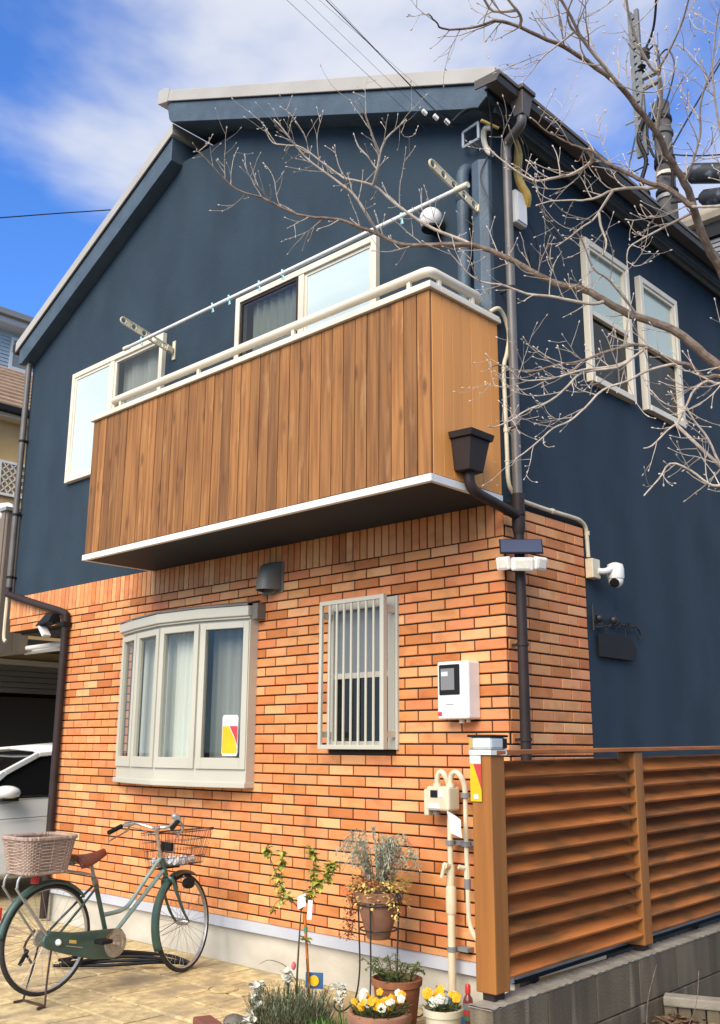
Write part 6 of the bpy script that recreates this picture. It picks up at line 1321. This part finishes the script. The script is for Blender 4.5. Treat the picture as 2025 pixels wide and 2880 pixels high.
wire('black cable loop hanging beside the pole arm', [(-2.52, 8.02, 12.55), (-2.30, 7.9, 12.5), (-2.26, 7.9, 12.1), (-2.34, 7.95, 11.7), (-2.40, 8.0, 11.3)], .016)
wire('second black cable loop beside the pole arm brackets', [(-2.36, 8.0, 12.3), (-2.12, 7.9, 12.33), (-2.02, 7.9, 12.0), (-2.16, 7.95, 11.6), (-2.36, 8.0, 11.3)], .013)
wire('slanting cable from the pole to the upper right corner', [(-2.35, 8.0, 10.5), (-1.2, 8.0, 11.9), (0.4, 8.0, 13.6)], .013)
wire('thin cable running right from the pole above the closures', [(-2.35, 8.0, 10.62), (-1.5, 8.0, 10.22), (.5, 8.0, 9.6)], .012)
wire('thin cable running down behind the left of the pole', [(-2.78, 8.05, 11.3), (-2.95, 8.0, 10.6), (-3.1, 7.9, 9.6)], .012)
wire('sagging cable left of the pole towards the roof', [(-2.6, 8.0, 10.55), (-3.0, 7.8, 10.4), (-3.4, 7.7, 10.5)], .012)
wire('lower sagging cable from the pole over the eave', [(-2.6, 8.0, 9.9), (-2.9, 7.6, 9.65), (-3.2, 7.4, 9.9)], .012)
def closure(lab, a, b, r):
    t = thing('cable_closure', lab, 'cable closure', tuple(a), 'black cable closures at the far right'); a, b = Vector(a), Vector(b); d = (b-a).normalized()
    obj('case', MB().tube([a, a+d*.04, b-d*.04, b], [r*.8, r, r, r*.8], 14), m_closure, t, smooth=True); obj('cable', MB().tube([a-d*.5, a], .02, 6), m_cable, t); obj('end_cap', MB().tube([a-d*.03, a+d*.02], r*.6, 12), m_black, t)
closure('upper black cable closure sloping right from the pole', (-1.95, 8.0, 10.10), (-1.1, 8.0, 9.75), .155); closure('lower black mottled cable closure below the other one', (-1.80, 8.0, 9.62), (-1.0, 8.0, 9.42), .125)
obj_ = None
# service drop to the gable corner: five strands fanning in from the street side
clamp = Vector((-.02, -.42, 5.72))
for k, (lab, dz, dx, r) in enumerate((('lowest thin service wire crossing the gable', 0, 0, .0034), ('second service wire crossing the gable', .05, -.10, .0011), ('middle service wire crossing the gable', .10, -.18, .0014), ('fourth service wire crossing the gable', .14, -.26, .0010), ('top service wire crossing the gable', .18, -.02, .0012))):
    a = clamp+Vector((-.10*(k % 3), 0, .03*k-.05)); far = Vector((.07-.26*13+dx*6, -.75-.8*13, 5.75+.55*13+dz*4))
    mid = a.lerp(far, .5)-Vector((0, 0, .12))
    wire(lab, [a, a.lerp(far, .25)-Vector((0, 0, .09)), mid, a.lerp(far, .75)-Vector((0, 0, .09)), far], r, 'service wires running in to the gable corner')
t = thing('wire_clamp', 'pale wire clamps where the service wires meet under the gable corner', 'clamp', tuple(clamp))
for k in range(3): obj('clamp', MB().obox(clamp+Vector((-.03-.05*k, -.06*k-.02, .03*k)), Vector((.005, .016, -.011)), Vector((.012, -.004, 0)), Vector((0, .006, .012))), m_plastic, t, bevel=.004)
wire('black service cable looping from the clamps to the downpipe top', [tuple(clamp), (.0, -.30, 5.86), (.06, -.18, 5.90), (.13, -.02, 5.86), (.17, .10, 5.76), (.16, .18, 5.64), (.12, .22, 5.58)], .010)
wire('second black service cable under the eave corner', [(-.05, -.40, 5.74), (.02, -.24, 5.89), (.10, -.08, 5.89), (.18, .06, 5.80), (.20, .16, 5.66), (.13, .20, 5.50)], .007)
wire('thin black wire dangling beside the junction box', [(.07, .33, 5.25), (.08, .40, 5.15), (.06, .45, 5.0), (.04, .40, 4.92), (.06, .33, 5.02)], .005)
wire('loose black wire hanging by the duct cover', [(.0, -.05, 5.62), (-.03, -.10, 5.45), (.04, -.09, 5.22), (.03, -.05, 5.10)], .004)
wire('thin rod like wire from the eave corner to the wall bracket', [(.13, -.22, 6.0), (.09, -.12, 5.8), (.02, -.04, 5.6)], .006)
o = obj('ground_rod_tip', MB().tube([(.10, -.05, 5.80), (.04, -.17, 5.83)], .011, 8), m_mustard, smooth=True); tag(o, 'short orange cable sleeve under the eave corner', 'cable sleeve')
wire('single thin wire crossing the sky to the left roof slope', [(-15.58, 1.91, 12.01), (-15.68, 3.62, 12.91), (-15.82, 4.99, 13.66), (-15.84, 6.45, 14.40), (-15.75, 7.41, 14.86)], .014)
